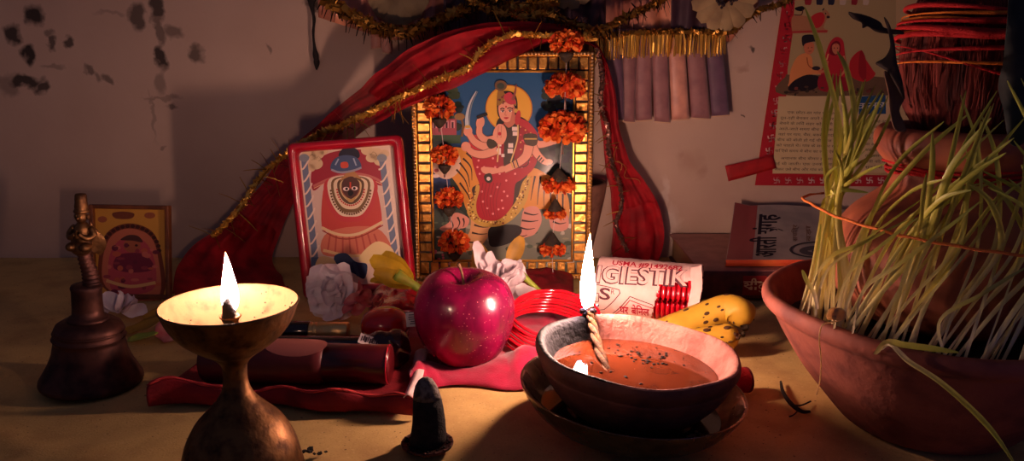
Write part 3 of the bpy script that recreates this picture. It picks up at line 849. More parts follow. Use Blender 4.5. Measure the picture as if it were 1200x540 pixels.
mb.grid(flap, 10, 24); mb.build('end_flap', M['wrapper'], wrap, solid=.0003)
ink_r = (rgb(176, 30, 52)); ink_k = rgb(90, 50, 58); ink_g = rgb(196, 150, 150)
mb = MB()
def onroll(u0, u1, d0, sc, slant=0, dr=.0012):
    return lambda x, y: roll(u0 + (u1-u0)*x, d0 + slant*x + y*sc, RR + .0004 + dr)
text_on(mb, 'USMA #91492682', onroll(.14, .80, 62, 19, 0), ink_r, 3, bold=.02)
text_on(mb, 'IGIESTIK', onroll(.005, .87, 24, 46, 8, .0011), ink_k, 12, bold=.055)
text_on(mb, 'IGIESTIK', onroll(.018, .862, 24.5, 46, 8, .0014), rgb(226, 182, 174), 12, bold=.012)
text_on(mb, 'S', onroll(.055, .16, -6, 30, 0), ink_k, 5, bold=.02)
text_on(mb, 'R', onroll(.165, .20, 5, 13, 0), ink_k, 3)
text_on(mb, 'बेिनल', onroll(.36, .53, -34, 26, 0), ink_r, 4, bold=.02)
text_on(mb, 'पर', onroll(.25, .335, -34, 26, 0), ink_r, 4, bold=.02)
for pts in ([(.18, -40), (.30, -8), (.345, 4), (.45, -2), (.565, -8)], [(.21, -40), (.315, -12), (.345, -3), (.45, -9), (.565, -15)], [(0, -32), (.05, -33), (.10, -30), (.20, -6), (.25, 8), (.24, 14), (.11, 18), (0, 20)], [(0, 4), (.05, 4), (.05, -12), (0, -12)]):
    q = [roll(a, d, RR + .0014) for a, d in pts]
    q2 = []
    for (a, d), (a2, d2) in zip(pts[:-1], pts[1:]):
        for k in range(6): q2.append(roll(a + (a2-a)*k/6, d + (d2-d)*k/6, RR + .0013))
    q2.append(roll(*pts[-1], RR + .0013))
    nr = [((p - RA) - ax*((p-RA).dot(ax))).normalized() for p in q2]
    mb.ribbon(q2, .0008, nr, 0, ink_r if pts[0][0] in (.21,) else ink_k)
mb.build('printed_lettering', M['paper_ink'], wrap)
ring = None
for k in range(9):
    o_ = RA + ax*(RL*(.555 + .047*k)) + V((0, 0, -.0004))
    o_ += (fr*.0006*sin(k*2.2))
    lab = 'red bangle inside the torn printed paper roll, %s from its open end' % (['first', 'second', 'third', 'fourth', 'fifth', 'sixth', 'seventh', 'eighth', 'ninth', 'tenth', 'eleventh'][8-k])
    if ring is None:
        mb = MB(); rb = .0254
        mb.tube([o_ + (fr*cos(2*pi*i/56) + up*sin(2*pi*i/56)*(1 if sin(2*pi*i/56) > 0 else .94))*rb for i in range(56)], .00205, 8, closed=True)
        ring = mb.build('red_bangle', M['bangle'], loc=o_)
        tag(ring, lab, 'bangle', 'red bangles rolled in printed paper')
    else:
        c = ring.copy(); COL.objects.link(c); c.location = o_; c['label'] = lab

# ------------------------------------------------------------------ small burnt bits
for (px, py, s_, lb) in ((362, 528, .0032, 'larger black burnt crumb right of the brass lamp foot'), (375, 532, .0018, 'smaller black burnt crumb right of the brass lamp foot'), (352, 533, .0016, 'tiny burnt crumb nearest the brass lamp foot')):
    p = G(px, py, 0); mb = MB()
    for k in range(7):
        mb.box(p + V((rnd.gauss(0, s_*.8), rnd.gauss(0, s_*.6), s_*.35)), (s_*rnd.uniform(.6, 1.6), s_*rnd.uniform(.4, 1), s_*.5), M=rotm('Z', rnd.uniform(0, 180)) @ rotm('X', rnd.uniform(-30, 30)), bev=s_*.1)
    o = mb.build('burnt_crumb', M['char']); tag(o, lb, 'ash crumb', 'burnt crumbs near the brass lamp')
mb = MB()
a = [G(915, 447, .0015), G(918, 460, .003), G(928, 474, .0035), G(940, 482, .002), G(949, 482, .001)]
mb.tube(catmull(a, 5), [.0009 + .0007*sin(i/20*pi) for i in range(21)], 8)
mb.tube(catmull([G(928, 474, .003), G(938, 475, .004), G(950, 470, .002)], 4), .0006, 6)
mb.tube(catmull([G(936, 480, .002), G(930, 486, .001), G(925, 488, .001)], 4), .0005, 6)
o = mb.build('dry_twig', M['twig']); tag(o, 'curved dark dry twig lying on the cloth beside the wheatgrass pot', 'twig')
# ------------------------------------------------------------------ large gilt framed picture of the goddess
def upright(Ybot, tilt, ox, roll=0, yaw=0):
    """plane standing on the shelf at Y, leaning back by tilt degrees"""
    Rm = rotm('Z', yaw) @ rotm('X', -tilt) @ rotm('Y', roll)
    return Plane(V((ox, Ybot, 0)), Rm @ V((1, 0, 0)), Rm @ V((0, 0, 1)))
def frame_bar(mb, pl, u0, v0, u1, v1, depth, h0, bev=.001, m=0):
    c = pl.at((u0+u1)/2, (v0+v1)/2, h0 + depth/2)
    mb.box(c, (abs(u1-u0), abs(v1-v0), depth), M=basis(pl.ex, pl.ey, pl.n), bev=bev, m=m)

YF = .862
FP = upright(YF, 2.0, W(590, 330, YF).x)
U0, _ = FP.uv(484, 200); U1, _ = FP.uv(694, 200); Vt = FP.uv(590, 60)[1]; Vb = .001
gp = thing('goddess_picture', FP.at(0, 0), 'largest picture, goddess riding a tiger in a beaded golden frame hung with marigolds', 'framed picture')
mb = MB(); frame_bar(mb, FP, U0, Vb, U1, Vt, .010, -.011); mb.build('backing', M['frame_dark'], gp)
bw = .0195; bd = .0055
mb = MB()   # outer moulding under the beads
for a in ((U0, Vb, U0+bd, Vt), (U1-bd, Vb, U1, Vt), (U0, Vt-bd, U1, Vt), (U0, Vb, U1, Vb+bd)): frame_bar(mb, FP, *a, .005, -.001)
# inner slip
iu0, iu1, iv0, iv1 = U0+bw, U1-bw, Vb+bw, Vt-bw
for a in ((iu0, iv0, iu0+.0026, iv1), (iu1-.0026, iv0, iu1, iv1), (iu0, iv1-.0026, iu1, iv1), (iu0, iv0, iu1, iv0+.0026)): frame_bar(mb, FP, *a, .004, -.001, .0006)
mb.build('frame', M['frame_gold'], gp)
mb = MB()   # row of small gilt tiles between the beads and the slip
tl = .0108
def tiles(a0, a1, f):
    n = max(1, int(round((a1-a0)/tl)))
    for k in range(n):
        s0 = a0 + (a1-a0)*k/n + .0009; s1 = a0 + (a1-a0)*(k+1)/n - .0009
        f(s0, s1)
tiles(U0+bd, U1-bd, lambda a, b: frame_bar(mb, FP, a, iv1+.0006, b, Vt-bd-.0006, .003, -.001, .0008))
tiles(U0+bd, U1-bd, lambda a, b: frame_bar(mb, FP, a, Vb+bd+.0006, b, iv0-.0006, .003, -.001, .0008))
tiles(iv0, iv1, lambda a, b: frame_bar(mb, FP, U0+bd+.0006, a, iu0-.0006, b, .003, -.001, .0008))
tiles(iv0, iv1, lambda a, b: frame_bar(mb, FP, iu1+.0006, a, U1-bd-.0006, b, .003, -.001, .0008))
mb.build('gilt_tiles', M['tile_gold'], gp)
mb = MB()
def beads(p0, p1):
    n = int((V(p1)-V(p0)).length/.0037)
    for k in range(n+1):
        u = p0[0] + (p1[0]-p0[0])*k/n; v = p0[1] + (p1[1]-p0[1])*k/n
        mb.ell(FP.at(u, v, .0052), .00185, 8, 6)
h = bd/2
beads((U0+h, Vb+h), (U0+h, Vt-h)); beads((U1-h, Vb+h), (U1-h, Vt-h)); beads((U0+h+.004, Vt-h), (U1-h-.004, Vt-h)); beads((U0+h+.004, Vb+h), (U1-h-.004, Vb+h))
mb.build('bead_edging', M['bead_gold'], gp)

# the print
A = Art(FP, .0003)
def q(c): return c
p00 = FP.at(iu0+.002, iv0+.002, .0002); 
SKIN = rgb(232, 160, 132); SKD = rgb(196, 116, 92); RED = rgb(178, 24, 42); RED2 = rgb(206, 44, 58); GOLD = rgb(206, 166, 74); BLK = rgb(26, 20, 24); TIG = rgb(224, 152, 62); TIGP = rgb(222, 150, 130); WHI = rgb(236, 214, 206)
mbp = A.mb
us = [iu0+.002, iu1-.002]; vs_ = [iv0+.002, iv1-.002]
mbp.add([FP.at(us[0], vs_[0], .0003), FP.at(us[1], vs_[0], .0003), FP.at(us[1], vs_[1], .0003), FP.at(us[0], vs_[1], .0003)], [(0, 1, 2, 3)], 0, rgb(34, 54, 46), False)
A.h = .00032
# sky in bands, lighter low down behind the halo
A.poly([(505, 80), (671, 80), (671, 172), (505, 172)], rgb(22, 66, 112), False)
A.poly([(520, 92), (560, 84), (640, 84), (662, 110), (660, 165), (520, 165)], rgb(30, 88, 138))
# dark trees left and right
r2 = random.Random(3)
for k in range(40):
    x = r2.uniform(505, 540); y = r2.uniform(96, 140) + (x-505)*.3
    A.blob(x, y, r2.uniform(3, 7), r2.uniform(2, 5), [rgb(30, 50, 36), rgb(44, 66, 42), rgb(24, 40, 40), rgb(66, 84, 60)][k % 4], same=k % 4 != 0, n=9)
for k in range(60):
    x = r2.uniform(636, 671); y = r2.uniform(92, 205)
    A.blob(x, y, r2.uniform(3, 8), r2.uniform(3, 6), [rgb(18, 26, 44), rgb(24, 40, 40), rgb(34, 52, 44), rgb(14, 20, 34)][k % 4], same=k % 4 != 0, n=9)
# little palace
A.rect(505, 139, 535, 158, rgb(168, 74, 86))
for k in range(4): A.rect(507 + k*7, 141, 512 + k*7, 150, rgb(214, 150, 150), same=k > 0)
for k in range(4): A.rect(508.3 + k*7, 143, 510.6 + k*7, 150, rgb(70, 34, 50), same=k > 0)
A.rect(505, 158, 540, 168, rgb(60, 90, 60)); A.poly([(505, 168), (530, 170), (540, 200), (505, 205)], rgb(46, 70, 66))
A.poly([(505, 194), (524, 198), (530, 245), (520, 262), (505, 262)], rgb(30, 58, 110))
A.poly([(505, 250), (540, 246), (560, 286), (560, 318), (505, 318)], rgb(62, 74, 66))
A.poly([(560, 250), (671, 250), (671, 318), (540, 318), (545, 280)], rgb(128, 130, 112))
for k in range(70):
    x = r2.uniform(506, 670); y = r2.uniform(255, 317)
    A.blob(x, y, r2.uniform(2, 6), r2.uniform(1, 3), [rgb(90, 104, 84), rgb(170, 168, 148), rgb(70, 84, 66), rgb(150, 150, 120)][k % 4], same=k % 4 != 0, n=8)
for k in range(26):
    A.blob(r2.uniform(506, 545), r2.uniform(288, 316), r2.uniform(1.5, 3), None, [rgb(196, 92, 112), rgb(214, 150, 150), rgb(150, 60, 84)][k % 3], same=k % 3 != 0, n=8)
for k in range(24):
    A.blob(r2.uniform(640, 670), r2.uniform(205, 316), r2.uniform(1.5, 5), None, [rgb(196, 190, 170), rgb(90, 96, 70), rgb(220, 206, 186)][k % 3], same=k % 3 != 0, n=8)
a = lambda x, y: (500 + x/3.858, 60 + y/3.858); b = lambda x, y: (500 + x/3.858, 180 + y/3.858)
# halo
A.tf = a
A.blob(372, 258, 106, None, rgb(208, 130, 40), n=40); A.blob(372, 258, 101, None, rgb(232, 176, 62), n=40)
# ---- tiger (behind the rider)
A.tf = b
A.poly([(60, 0), (120, -30), (200, -10), (240, 60), (260, 200), (230, 300), (180, 250), (150, 160), (100, 90), (60, 60)], TIG)
A.poly([(20, 30), (60, -10), (110, -20), (150, 10), (150, 70), (110, 110), (70, 110), (30, 80)], rgb(226, 190, 160))
A.poly([(50, 0), (100, -30), (150, -10), (130, 30), (80, 30)], TIG)
A.poly([(470, 70), (540, 90), (600, 130), (640, 200), (640, 300), (590, 330), (560, 260), (500, 250), (450, 260), (430, 200)], TIG)
A.poly([(440, 250), (500, 240), (520, 300), (490, 360), (440, 380), (400, 410), (380, 390), (420, 340)], TIGP)
A.poly([(200, 250), (260, 300), (290, 340), (250, 410), (180, 440), (140, 410), (190, 360), (200, 310)], rgb(222, 166, 110))
A.poly([(130, 265), (190, 290), (180, 330), (130, 340), (80, 350), (60, 335), (100, 310)], TIGP)
A.poly([(560, 250), (630, 270), (640, 330), (600, 350), (560, 330)], TIGP)
A.poly([(290, 330), (400, 320), (430, 350), (380, 400), (300, 420), (280, 390)], rgb(40, 36, 34))
ST = rgb(52, 28, 26)
for pts in ([(165, 20), (200, 60), (205, 120)], [(150, 40), (185, 90), (195, 150)], [(135, 70), (175, 120), (195, 185)], [(150, 130), (190, 190), (200, 240)], [(180, -5), (220, 40), (225, 90)], [(205, 240), (230, 280), (240, 310)],
            [(490, 100), (480, 150), (470, 210)], [(515, 100), (505, 170), (500, 230)], [(540, 110), (530, 180), (530, 240)], [(565, 130), (560, 200), (570, 250)], [(590, 150), (590, 220), (600, 270)], [(615, 180), (615, 250), (620, 300)],
            [(440, 265), (480, 275), (505, 270)], [(430, 300), (470, 305), (505, 300)], [(415, 330), (455, 340), (490, 335)], [(400, 360), (430, 372), (455, 365)], [(215, 320), (250, 330), (280, 330)], [(205, 355), (240, 362), (275, 360)], [(180, 395), (215, 400), (250, 395)],
            [(110, 300), (120, 325), (110, 345)], [(140, 285), (150, 310), (140, 335)], [(165, 290), (170, 310), (165, 330)], [(575, 275), (600, 285), (625, 280)], [(570, 305), (600, 315), (630, 310)], [(60, 20), (80, 30), (100, 25)], [(110, 0), (125, 20), (140, 25)]):
    A.line(pts, 9, ST, same=True, w2=2)
A.blob(75, 45, 8, 5, BLK); A.blob(45, 75, 12, 8, rgb(190, 90, 90)); A.blob(40, 100, 20, 8, WHI)
# ---- saddle cloth with gold border
A.poly([(225, 140), (450, 110), (470, 110), (450, 210), (400, 285), (330, 325), (240, 320), (185, 265), (210, 200)], rgb(60, 40, 30))
A.poly([(225, 140), (245, 160), (225, 240), (255, 275), (325, 285), (370, 255), (410, 200), (435, 125), (470, 105), (452, 210), (400, 285), (330, 325), (240, 322), (183, 265), (212, 200)], GOLD)
for k in range(90):
    t = k/90; P_ = catmull([(215, 170, 0), (200, 255, 0), (250, 300, 0), (330, 303, 0), (395, 250, 0), (435, 180, 0), (455, 115, 0)], 15); p = P_[int(t*(len(P_)-1))]
    A.blob(p.x + r2.gauss(0, 7), p.y + r2.gauss(0, 6), r2.uniform(2.5, 5), None, [rgb(110, 74, 26), rgb(244, 220, 140), rgb(130, 60, 40)][k % 3], same=k > 0, n=7)
# ---- rider: sari skirt and legs
A.poly([(205, 20), (225, -10), (300, -45), (400, -50), (480, -30), (500, 20), (480, 70), (430, 115), (400, 140), (388, 230), (340, 288), (295, 302), (240, 288), (224, 230), (240, 150), (222, 90)], RED)
for k in range(6): A.line([(255+k*16, 130), (245+k*14, 210), (262+k*12, 285)], 4, rgb(140, 14, 34), same=k > 0, w2=2)
for x, y in [(235, 30), (260, 60), (300, 20), (330, 90), (360, 120), (240, 90), (270, 110), (400, 90), (430, 60), (460, 30), (350, 170), (340, 210), (365, 190), (320, 150), (255, 215), (275, 245), (300, 270), (325, 250), (250, 170), (290, 190), (420, 20), (450, 0), (310, 60), (380, 60), (230, 60), (345, 245)]:
    A.blob(x, y, 5, None, rgb(240, 150, 150), same=True, n=8)
A.poly([(190, -75), (225, -85), (250, -60), (240, -20), (210, 10), (200, -30)], RED2)
A.poly([(250, 60), (300, 62), (335, 70), (330, 84), (280, 92), (252, 82)], SKIN)
A.poly([(262, 95), (290, 88), (298, 120), (280, 132), (262, 118)], rgb(50, 40, 30)); A.blob(280, 112, 9, 9, WHI)
# ---- torso
A.tf = a
A.poly([(330, 300), (310, 350), (300, 400), (312, 470), (330, 520), (450, 520), (470, 450), (500, 420), (490, 360), (450, 310), (400, 290)], BLK)      # hair falling behind
A.poly([(318, 350), (350, 325), (400, 310), (445, 325), (482, 360), (498, 410), (470, 440), (452, 460), (450, 515), (330, 525), (312, 460), (305, 400)], rgb(158, 30, 46))
A.poly([(350, 330), (412, 310), (420, 360), (400, 440), (390, 520), (350, 520), (350, 420)], rgb(62, 46, 40))
A.poly([(345, 335), (410, 312), (405, 335), (375, 350), (350, 348)], rgb(50, 44, 30))
A.poly([(408, 300), (460, 320), (500, 370), (496, 400), (450, 350), (415, 330)], rgb(186, 40, 54))
# dots on the blouse, garland
for k in range(22): A.blob(r2.uniform(420, 480), r2.uniform(340, 500), 4, None, [rgb(220, 160, 90), rgb(220, 80, 90)][k % 2], same=k > 1, n=7)
for x, y, w_, h_ in ((398, 350, 24, 18), (402, 372, 26, 18), (380, 425, 22, 20), (378, 450, 24, 20), (326, 452, 20, 30), (330, 420, 16, 18), (345, 470, 14, 14)): A.rect(x-w_/2, y-h_/2, x+w_/2, y+h_/2, WHI, same=True)
A.line([(348, 340), (330, 400), (320, 500)], 6, rgb(226, 190, 120)); A.line([(412, 330), (410, 400), (380, 500)], 6, rgb(226, 190, 120), same=True)
# ---- arms
def limb(pts, w, w2): A.line(pts, w+5, rgb(120, 60, 50), w2=w2+5); A.line(pts, w, SKIN, w2=w2)
limb([(310, 395), (270, 400), (240, 375), (240, 335)], 34, 24); A.blob(243, 322, 19, 28, SKIN, 15); A.line([(228, 300), (275, 282)], 14, BLK)
limb([(312, 420), (265, 430), (220, 410), (192, 372)], 38, 26); A.blob(187, 360, 20, 24, SKIN)
limb([(315, 445), (260, 465), (215, 460), (188, 440)], 38, 26); A.blob(178, 430, 22, 22, SKIN, 30)
A.line([(225, 180), (196, 235), (182, 300), (186, 350)], 3, rgb(190, 206, 214), w2=20); A.line([(231, 182), (206, 235), (194, 300), (194, 340)], 4, rgb(120, 140, 154), w2=6)
A.blob(186, 340, 14, 7, GOLD); A.line([(160, 385), (165, 330), (150, 290)], 10, rgb(120, 90, 50)); A.blob(150, 295, 24, 16, rgb(150, 120, 70))
limb([(470, 400), (505, 420), (545, 415), (572, 408)], 36, 22); A.blob(576, 408, 15, 12, SKIN)
limb([(480, 430), (500, 465), (530, 495), (550, 500)], 36, 24); A.blob(552, 498, 18, 12, SKIN)
for k in range(3): A.line([(512+k*9, 470+k*9), (498+k*10, 488+k*7)], 6, rgb(50, 44, 28), same=k > 0)
A.poly([(300, 372), (322, 330), (352, 338), (362, 380), (345, 418), (318, 415)], SKIN); A.line([(325, 338), (320, 390)], 3, SKD); A.line([(338, 336), (336, 390)], 3, SKD, same=True); A.blob(330, 372, 8, None, rgb(190, 40, 50))
A.poly([(280, 395), (310, 405), (318, 425), (290, 440), (272, 420)], rgb(60, 50, 34))
A.poly([(440, 375), (495, 375), (500, 415), (478, 428), (445, 415)], rgb(70, 52, 34)); A.line([(442, 395), (498, 395)], 6, GOLD)
limb([(462, 425), (450, 470), (410, 505), (350, 535)], 42, 28)
for k in range(4): A.line([(405-k*8, 488+k*4), (415-k*8, 520+k*3)], 5, [rgb(50, 44, 28), GOLD][k % 2], same=k > 0)
A.blob(340, 532, 22, 14, SKIN, -20)
# ---- head
A.poly([(322, 205), (352, 180), (395, 190), (410, 230), (408, 280), (392, 300), (330, 300), (318, 250)], BLK)
A.poly([(388, 280), (402, 290), (404, 318), (372, 345), (350, 322), (360, 300)], SKD)
A.poly([(326, 245), (345, 230), (385, 235), (398, 258), (396, 290), (378, 314), (356, 320), (336, 305), (326, 275)], SKIN)
A.poly([(388, 250), (398, 258), (396, 290), (378, 314), (384, 285)], SKD)
A.line([(333, 262), (342, 257), (352, 261)], 5, BLK); A.line([(364, 259), (376, 255), (390, 260)], 5, BLK, same=True)
A.blob(343, 271, 8, 4.5, WHI); A.blob(378, 270, 8, 4.5, WHI, same=True); A.blob(344, 271, 4, 4, BLK); A.blob(377, 270, 4, 4, BLK, same=True); A.line([(335, 268), (343, 265), (352, 269)], 3, BLK, same=True); A.line([(369, 267), (378, 264), (388, 268)], 3, BLK, same=True)
A.line([(358, 270), (354, 286), (362, 289)], 3, SKD); A.poly([(348, 300), (358, 297), (372, 299), (360, 306)], rgb(190, 30, 46)); A.blob(359, 250, 3.5, 5, rgb(190, 20, 36))
# crown and plume
A.poly([(318, 232), (322, 180), (342, 160), (352, 190), (376, 196), (402, 220), (404, 246), (382, 236), (350, 230), (326, 246)], rgb(150, 110, 50))
for k in range(26): A.blob(r2.uniform(322, 400), r2.uniform(196, 240), r2.uniform(3, 6), None, [rgb(80, 60, 40), rgb(190, 150, 70), rgb(120, 40, 50)][k % 3], same=k > 2, n=7)
A.blob(335, 155, 28, 24, rgb(110, 84, 58)); A.blob(335, 157, 17, 14, rgb(60, 70, 60)); A.poly([(350, 200), (378, 185), (398, 214), (402, 236), (378, 240), (356, 226)], rgb(196, 60, 76))
A.line([(388, 220), (400, 185), (405, 150)], 14, rgb(150, 80, 70), w2=4); A.blob(403, 268, 8, 10, rgb(214, 170, 80)); A.blob(412, 300, 12, 34, rgb(190, 50, 60), 10)
A.mb.build('print', M['print'], gp)

# ------------------------------------------------------------------ marigold garlands hanging over the frame
OR = [rgb(236, 96, 26), rgb(226, 76, 18), rgb(244, 122, 40), rgb(206, 62, 18), rgb(250, 140, 60)]
def marigold(mb, c, w, h, ex, ey, n, seed):
    """ruffled head: many small cupped petals over an oblate dome"""
    r_ = random.Random(seed)
    for k in range(n):
        z = 1 - 1.72*((k+.5)/n); a = k*2.39996 + r_.uniform(-.3, .3); s = sqrt(max(0, 1-z*z))
        n_ = n3 = ex*(s*cos(a)) + ey*(z*.9) + ex.cross(ey)*(s*sin(a))
        p = c + ex*(s*cos(a)*w*.5*.78) + ey*(z*h*.5*.8) + ex.cross(ey)*(s*sin(a)*w*.5*.62)
        d = (n_ + ex*r_.gauss(0, .35) + ey*r_.gauss(0, .35)).normalized()
        petal(mb, p - d*.0022, d, V((r_.gauss(0, 1), r_.gauss(0, 1), r_.gauss(0, 1))), w*.19, w*.17, curl=r_.uniform(.5, 1.2), cup=.5, c=OR[r_.randrange(5)], nu=3, nv=3)
def garland(name, items, label, seed):
    pts = [FP.hit(x, y) + FP.n*.024 for x, y, *_ in items]
    root = thing(name, pts[-1], label, 'garland', 'marigold garlands over the goddess picture')
    st = [FP.hit(items[0][0], items[0][1]-16) + FP.n*.020] + pts
    mb = MB(); mb.tube(catmull(st, 8), .00035, 6); mb.build('string', M['straw'], root)
    for i, (x, y, w_, h_, kind) in enumerate(items):
        k = (FP.hit(x, y) - CAM).length/FPX*.985
        mb = MB(); marigold(mb, pts[i], w_*k, h_*k, FP.ex, FP.ey, int(60 + w_*1.9), seed*50+i)
        fl = mb.build('flower', M['marigold'], root)
        # dark calyx and shiny straw below / above each head
        if kind & 1:
            mb = MB(); c0 = pts[i] - FP.ey*(h_*k*.42)
            mb.lathe([(w_*k*.20, .0005), (w_*k*.22, -.002), (w_*k*.15, -.006), (w_*k*.05, -.0095), (.0004, -.0098)], c0, 12, fn=lambda p, a: V((p.x*(1+.15*sin(6*a)), p.y*(1+.15*sin(6*a)), p.z)))
            mb.build('calyx', M['calyx'], fl)
        if kind & 2:
            mb = MB(); c0 = pts[i] + FP.ey*(h_*k*.36)
            mb.lathe([(w_*k*.30, 0), (w_*k*.26, .003), (w_*k*.14, .0085), (w_*k*.05, .0125), (.0003, .013)], c0, 12, fn=lambda p, a: V((p.x*(1+.12*sin(7*a)), p.y*(1+.12*sin(7*a)), p.z)))
            mb.build('calyx', M['calyx'], fl)
        if kind & 4:
            mb = MB(); c0 = pts[i] - FP.ey*(h_*k*.45)
            mb.tube([c0, c0 - FP.ey*.0125], .0013, 8); mb.build('straw', M['straw'], fl)
    return root
garland('marigold_garland', [(517, 126, 38, 28, 5), (523, 180, 34, 25, 5), (528, 229, 36, 25, 5), (534, 279, 38, 28, 1)], 'marigold garland of four orange heads on the goddess picture, above the apple', 1)
garland('marigold_garland', [(662, 51, 40, 27, 1), (661, 101, 48, 27, 4), (658, 149, 56, 34, 4), (653, 214, 40, 17, 2), (649, 247, 28, 13, 2), (646, 287, 33, 17, 2), (648, 337, 30, 14, 2)], 'marigold garland of seven orange heads on the goddess picture, nearest the flame', 2)

# ------------------------------------------------------------------ smaller picture in a red frame
RP = upright(.800, 6, W(415, 345, .80).x, roll=-4.4)
# corners in the plane
cu = [RP.uv(337, 170), RP.uv(467, 156), RP.uv(490, 335), RP.uv(357, 345)]
ru0 = (cu[0][0]+cu[3][0])/2; ru1 = (cu[1][0]+cu[2][0])/2; rv1 = (cu[0][1]+cu[1][1])/2; rv0 = .002
rp = thing('deity_picture', RP.at((ru0+ru1)/2, 0), 'tilted picture of a dark-faced deity under a blue canopy in a glossy red frame', 'framed picture')
rb = .0098
def rrect(pl, u0, v0, u1, v1, r, h):
    o = []
    for cx, cy, a0 in ((u1-r, v1-r, 0), (u0+r, v1-r, 90), (u0+r, v0+r, 180), (u1-r, v0+r, 270)):
        for k in range(5): t = radians(a0 + 22.5*k); o.append(pl.at(cx + r*cos(t), cy + r*sin(t), h))
    return o
mb = MB()
lay = [(0, .006, -.008), (0, .006, .004), (.0018, .006, .0068), (.005, .005, .0072), (.0078, .004, .0055), (rb, .004, .0016), (rb, .004, -.002)]
loops = [rrect(RP, ru0+d, rv0+d, ru1-d, rv1-d, r_, h_) for d, r_, h_ in lay]
n = len(loops[0]); vs = [p for l in loops for p in l]
fs = [(i*n+k, i*n+(k+1) % n, (i+1)*n+(k+1) % n, (i+1)*n+k) for i in range(len(loops)-1) for k in range(n)]
mb.add(vs, fs); mb.build('frame', M['frame_red'], rp)
mb = MB(); frame_bar(mb, RP, ru0+.002, rv0+.002, ru1-.002, rv1-.002, .006, -.0078); mb.build('backing', M['frame_dark'], rp)
A = Art(RP, -.0016)
A.mb.add([RP.at(ru0+.004, rv0+.004, -.0016), RP.at(ru1-.004, rv0+.004, -.0016), RP.at(ru1-.004, rv1-.004, -.0016), RP.at(ru0+.004, rv1-.004, -.0016)], [(0, 1, 2, 3)], 0, rgb(222, 196, 176), False)
A.tf = lambda x, y: (330 + x/3, 150 + y/3)
A.poly([(80, 100), (350, 75), (380, 200), (395, 460), (110, 480), (85, 250)], rgb(214, 186, 170), False)
A.poly([(105, 150), (150, 95), (240, 75), (320, 85), (355, 130), (365, 200), (300, 190), (230, 165), (160, 185), (110, 220)], rgb(158, 44, 60))
A.line([(110, 205), (170, 178), (240, 160), (310, 170), (362, 196)], 9, rgb(190, 104, 96)); A.line([(112, 212), (170, 187), (240, 170), (310, 180), (364, 205)], 3, rgb(226, 170, 130), same=True)
for x, y, s in ((95, 95, 26), (125, 90, 24), (118, 125, 26), (100, 140, 18), (145, 80, 18), (300, 78, 22), (330, 90, 26), (345, 115, 22), (315, 105, 20), (360, 90, 18)): A.blob(x, y, s, s*.8, rgb(216, 190, 150), same=True)
for x, y, s in ((105, 105, 12), (128, 110, 10), (322, 96, 12), (340, 112, 9)): A.line([(x-s, y), (x, y-s), (x+s, y), (x, y+s*.6)], 3, rgb(150, 120, 90), same=True)
# twisted columns
for x0, x1 in ((78, 118), (352, 402)):
    c0 = rgb(110, 122, 146)
    A.line([(x0, 110), (x1, 470)], 22, c0, smooth=False)
    for k in range(8):
        t = k/8; x = x0 + (x1-x0)*t; y = 120 + 350*t
        A.line([(x-12, y+26), (x-2, y+22), (x+12, y), (x+17, y-14)], 6, rgb(228, 206, 186), same=k > 0)
    A.blob(x0, 105, 18, 14, rgb(130, 140, 150)); A.rect(x1-16, 455, x1+16, 490, rgb(70, 88, 120))
# robe
A.poly([(150, 200), (200, 180), (300, 180), (330, 200), (352, 320), (330, 355), (250, 365), (180, 365), (140, 345)], rgb(196, 72, 66))
A.poly([(165, 365), (330, 350), (385, 440), (270, 450), (145, 445)], rgb(206, 116, 92))
for k in range(8): A.line([(170+k*22, 372), (160+k*27, 440)], 6, rgb(180, 84, 72), same=k > 0)
A.line([(140, 350), (200, 375), (270, 372), (355, 330)], 10, rgb(226, 196, 150)); A.line([(145, 430), (250, 450), (380, 432)], 10, rgb(220, 184, 130), same=True)
A.line([(142, 360), (200, 388), (270, 384), (356, 342)], 4, rgb(150, 60, 50))
A.poly([(270, 460), (330, 400), (385, 420), (395, 465), (330, 480)], rgb(232, 206, 150))  # flame glare on the picture, painted in as a cream patch
# garlands of beads, nested
for i, (w_, top, bot, c1) in enumerate([(88, 185, 330, rgb(196, 66, 70)), (76, 180, 312, rgb(228, 206, 178)), (64, 182, 298, rgb(120, 92, 60)), (56, 185, 286, rgb(228, 204, 170)), (44, 186, 268, rgb(96, 70, 50)), (36, 190, 258, rgb(206, 180, 130))]):
    A.poly([(242-w_, top), (242-w_*.98, (top+bot)/2), (242-w_*.55, bot-10), (242, bot), (242+w_*.55, bot-10), (242+w_*.98, (top+bot)/2), (242+w_, top), (242, top-14)], c1)
for k in range(26):
    t = pi*(k+.5)/26; A.blob(242 - 70*cos(t), 215 + 88*sin(t), 4, 4, rgb(110, 74, 50), same=k > 0, n=7)
for k in range(20):
    t = pi*(k+.5)/20; A.blob(242 - 48*cos(t), 212 + 60*sin(t), 3.5, 3.5, rgb(190, 60, 60), same=True, n=7)
A.blob(242, 212, 33, 36, rgb(150, 84, 64)); A.poly([(212, 190), (240, 168), (272, 190), (268, 225), (244, 250), (216, 226)], rgb(84, 50, 44))
A.blob(226, 214, 11, 7, WHI); A.blob(256, 212, 11, 7, WHI, same=True); A.blob(228, 214, 5, 5, BLK); A.blob(255, 212, 5, 5, BLK, same=True)
A.poly([(232, 225), (241, 218), (252, 226), (246, 238), (236, 238)], BLK); A.line([(241, 190), (241, 212)], 5, rgb(206, 70, 50)); A.poly([(225, 242), (242, 250), (260, 240), (252, 258), (236, 260)], rgb(190, 150, 90))
A.poly([(205, 185), (225, 160), (242, 140), (262, 160), (280, 180), (242, 170)], rgb(180, 130, 80))
